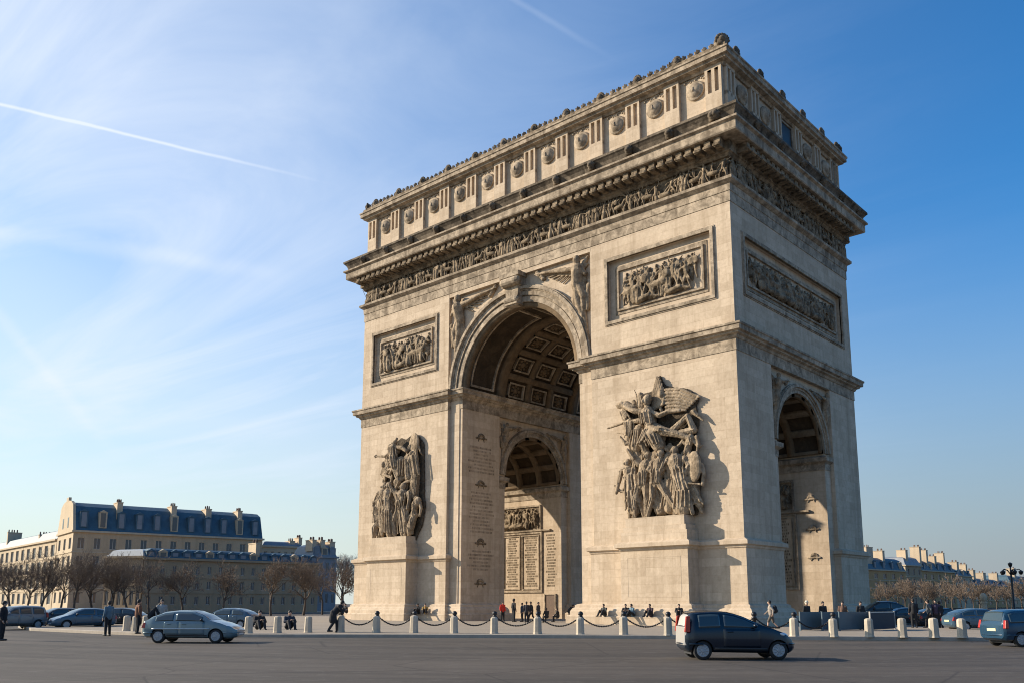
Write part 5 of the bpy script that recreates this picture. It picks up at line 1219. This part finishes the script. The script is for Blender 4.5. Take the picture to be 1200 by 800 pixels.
# corner mansion with the tall blue roof
A = gnd(79, 175); Bb = gnd(304, 199)
e1 = z_at(79, 621, 175)
house('corner_mansion', 'large corner mansion with a tall blue slate roof and a sunlit gable end', A, Bb, 15, e1-.13, z_at(79, 588, 178)-e1+.4, M['facade'], M['slate'], 13, 4, 1.0, 2.6, .42, .62, 'gable', 11, [(.22, 1.1, z_at(135, 590, 182)), (.50, 1.1, z_at(196, 594, 188)), (.69, 1.2, z_at(236, 597, 192)), (.87, 1.0, z_at(276, 599, 196))], 3, wall_end=M['facade_pale'])
# sunlit wing going off to the left
Bw = gnd(60, 190); Aw = gnd(-16, 236)
house('mansion_wing', 'long sunlit stone wing with tall windows going off to the left of the mansion gable', Aw, Bw, 11, z_at(60, 632, 190), 2.6, M['facade_pale'], M['slate'], 12, 4, 1.0, 1.4, .52, .74, False, 0, [(.22, .9, z_at(14, 622, 220)), (.72, .9, z_at(45, 626, 200))])
# long low building in front
A = gnd(166, 150); Bb = gnd(372, 172)
house('long_facade_house', 'long dull stone house with a low blue mansard in front of the corner mansion', A, Bb, 12, z_at(166, 653, 150)-.13, z_at(166, 640, 150)-z_at(166, 653, 150), M['facade_dull'], M['slate'], 16, 3, .8, 1.0, .34, .55, True, 16, [(.62, .8, z_at(300, 637, 163))], 4)
# glazed winter garden beside it
A = gnd(120, 152); Bb = gnd(164, 150)
house('winter_garden', 'low pale pavilion with a light roof between the trees and the mansion', A, Bb, 6, z_at(130, 653, 152), 1.4, M['facade_dull'], plain('pale_glazing', (.42, .42, .40), .3), 6, 2, .5, 1.0, .6, .6, True, 0, [], 2)
A = gnd(304, 212); Bb = gnd(352, 218)
house('low_rear_house', 'low beige house between the mansion and the grey house', A, Bb, 10, z_at(320, 640, 214), 1.3, M['facade_pale'], M['zinc'], 6, 4, 1, 1.0, .4, .6, True, 0, [(.75, 1.3, z_at(340, 634, 215)), (.95, .9, z_at(350, 630, 216))])
A = gnd(364, 196); Bb = gnd(393, 200)
house('grey_house', 'grey zinc roofed house just left of the arch with dark chimneys on top', A, Bb, 10, z_at(370, 652, 196), z_at(370, 636, 197)-z_at(370, 652, 196), M['zinc'], M['zinc'], 4, 3, 1, 1.2, .4, .6, True, 3, [(.1, 1.0, z_at(366, 633, 196)), (.45, 1.0, z_at(376, 633, 197)), (.85, 1.2, z_at(388, 635, 198))])
# avenue houses stepping away at right
RW = [(1002, 1064, 262, 284, 666, 650, 'blue roofed avenue house touching the right edge of the arch', 'facade_gold', 'slate', 6, [(.36, 4, 642), (.62, 1.4, 645)]),
      (1064, 1083, 296, 303, 662, 651, 'tall narrow avenue house with a grey gable beside the blue roofed one', 'facade_dull', 'zinc', 3, [(.25, 1.5, 645)]),
      (1083, 1122, 303, 326, 668, 655, 'avenue house with big sunlit chimney walls and a dark blue roof', 'facade_gold', 'slate', 5, [(.05, 1.6, 643), (.24, 1.6, 646), (.48, 2.0, 652), (.75, 1.2, 647)]),
      (1122, 1142, 326, 340, 674, 665, 'small sunlit avenue house right of the big chimney walls', 'facade_pale', 'slate', 3, [(.3, 2.2, 659), (.8, 1.6, 661)]),
      (1142, 1186, 340, 384, 685, 676, 'low far avenue house with a blue roof and pale attic walls', 'facade_gold', 'slate', 6, [(.1, 3, 670), (.35, 4, 672), (.7, 2.2, 671)]),
      (1186, 1238, 384, 440, 683, 673, 'farthest avenue house behind the dark street lamp', 'facade', 'slate', 6, [(.15, 3, 668), (.6, 2, 668)])]
for a, b, da, db, ve, vr, lab, wl_, rf, nc, chs in RW:
    e = z_at(a, ve, da); house('avenue_house', lab, gnd(a, da), gnd(b, db), 13, e, z_at(a, vr, da)-e, M[wl_], M[rf], nc, 4, 1.0, 1.5, .42, .6, True, nc if rf == 'slate' else 0, [(f, w, z_at(a, v, (da+db)/2)) for f, w, v in chs], 3, group='avenue houses at right', wall_end=M['facade_pale'])

# ================================================================== lamp, column
p = gnd(1188, 96, .13); t = tag(empty('street_lamp', p), 'dark street lamp with a cluster of hanging lanterns by the right edge', 'street lamp')
hL = z_at(1188, 664, 96)
mb = MB(); mb.lathe([(.28, 0), (.26, .5), (.13, .7), (.10, hL-.7), (.07, hL)], n=12); mb.build('pole', M['iron'], t, True)
for a in range(5):
    tt = a*2*math.pi/5+.3; dx, dy = math.cos(tt)*.95, math.sin(tt)*.95; mb = MB(); mb.tube([(0, 0, hL-1.0), (dx*.4, dy*.4, hL-.45), (dx*.85, dy*.85, hL-.35), (dx, dy, hL-.5)], .05, 6); mb.build('arm', M['iron'], t, True)
    mb = MB(); mb.lathe([(.05, .1), (.25, -.05), (.23, -.14), (.15, -.36), (.04, -.40)], (dx, dy, hL-.55), 10); mb.build('lantern', M['iron'], t, True)
mb = MB(); mb.lathe([(.04, .40), (.24, .27), (.22, .14), (.13, -.1), (.05, -.14)], (0, 0, hL), 10); mb.build('lantern', M['iron'], t, True)
p = gnd(1153, 92, .13); hp = z_at(1153, 694, 92)
t = tag(empty('stone_marker', p), 'slender pale stone marker with a ball top behind the people carrier', 'post')
mb = MB(); mb.lathe([(.5, 0), (.5, .3), (.34, .4), (.28, hp-1.3), (.36, hp-1.2), (.36, hp-1.0)], n=10); mb.build('shaft', M['facade_pale'], t)
mb = MB(); mb.ell((0, 0, hp-.6), (.36, 0, 0), (0, .36, 0), (0, 0, .46)); mb.build('ball', M['facade_pale'], t, True)
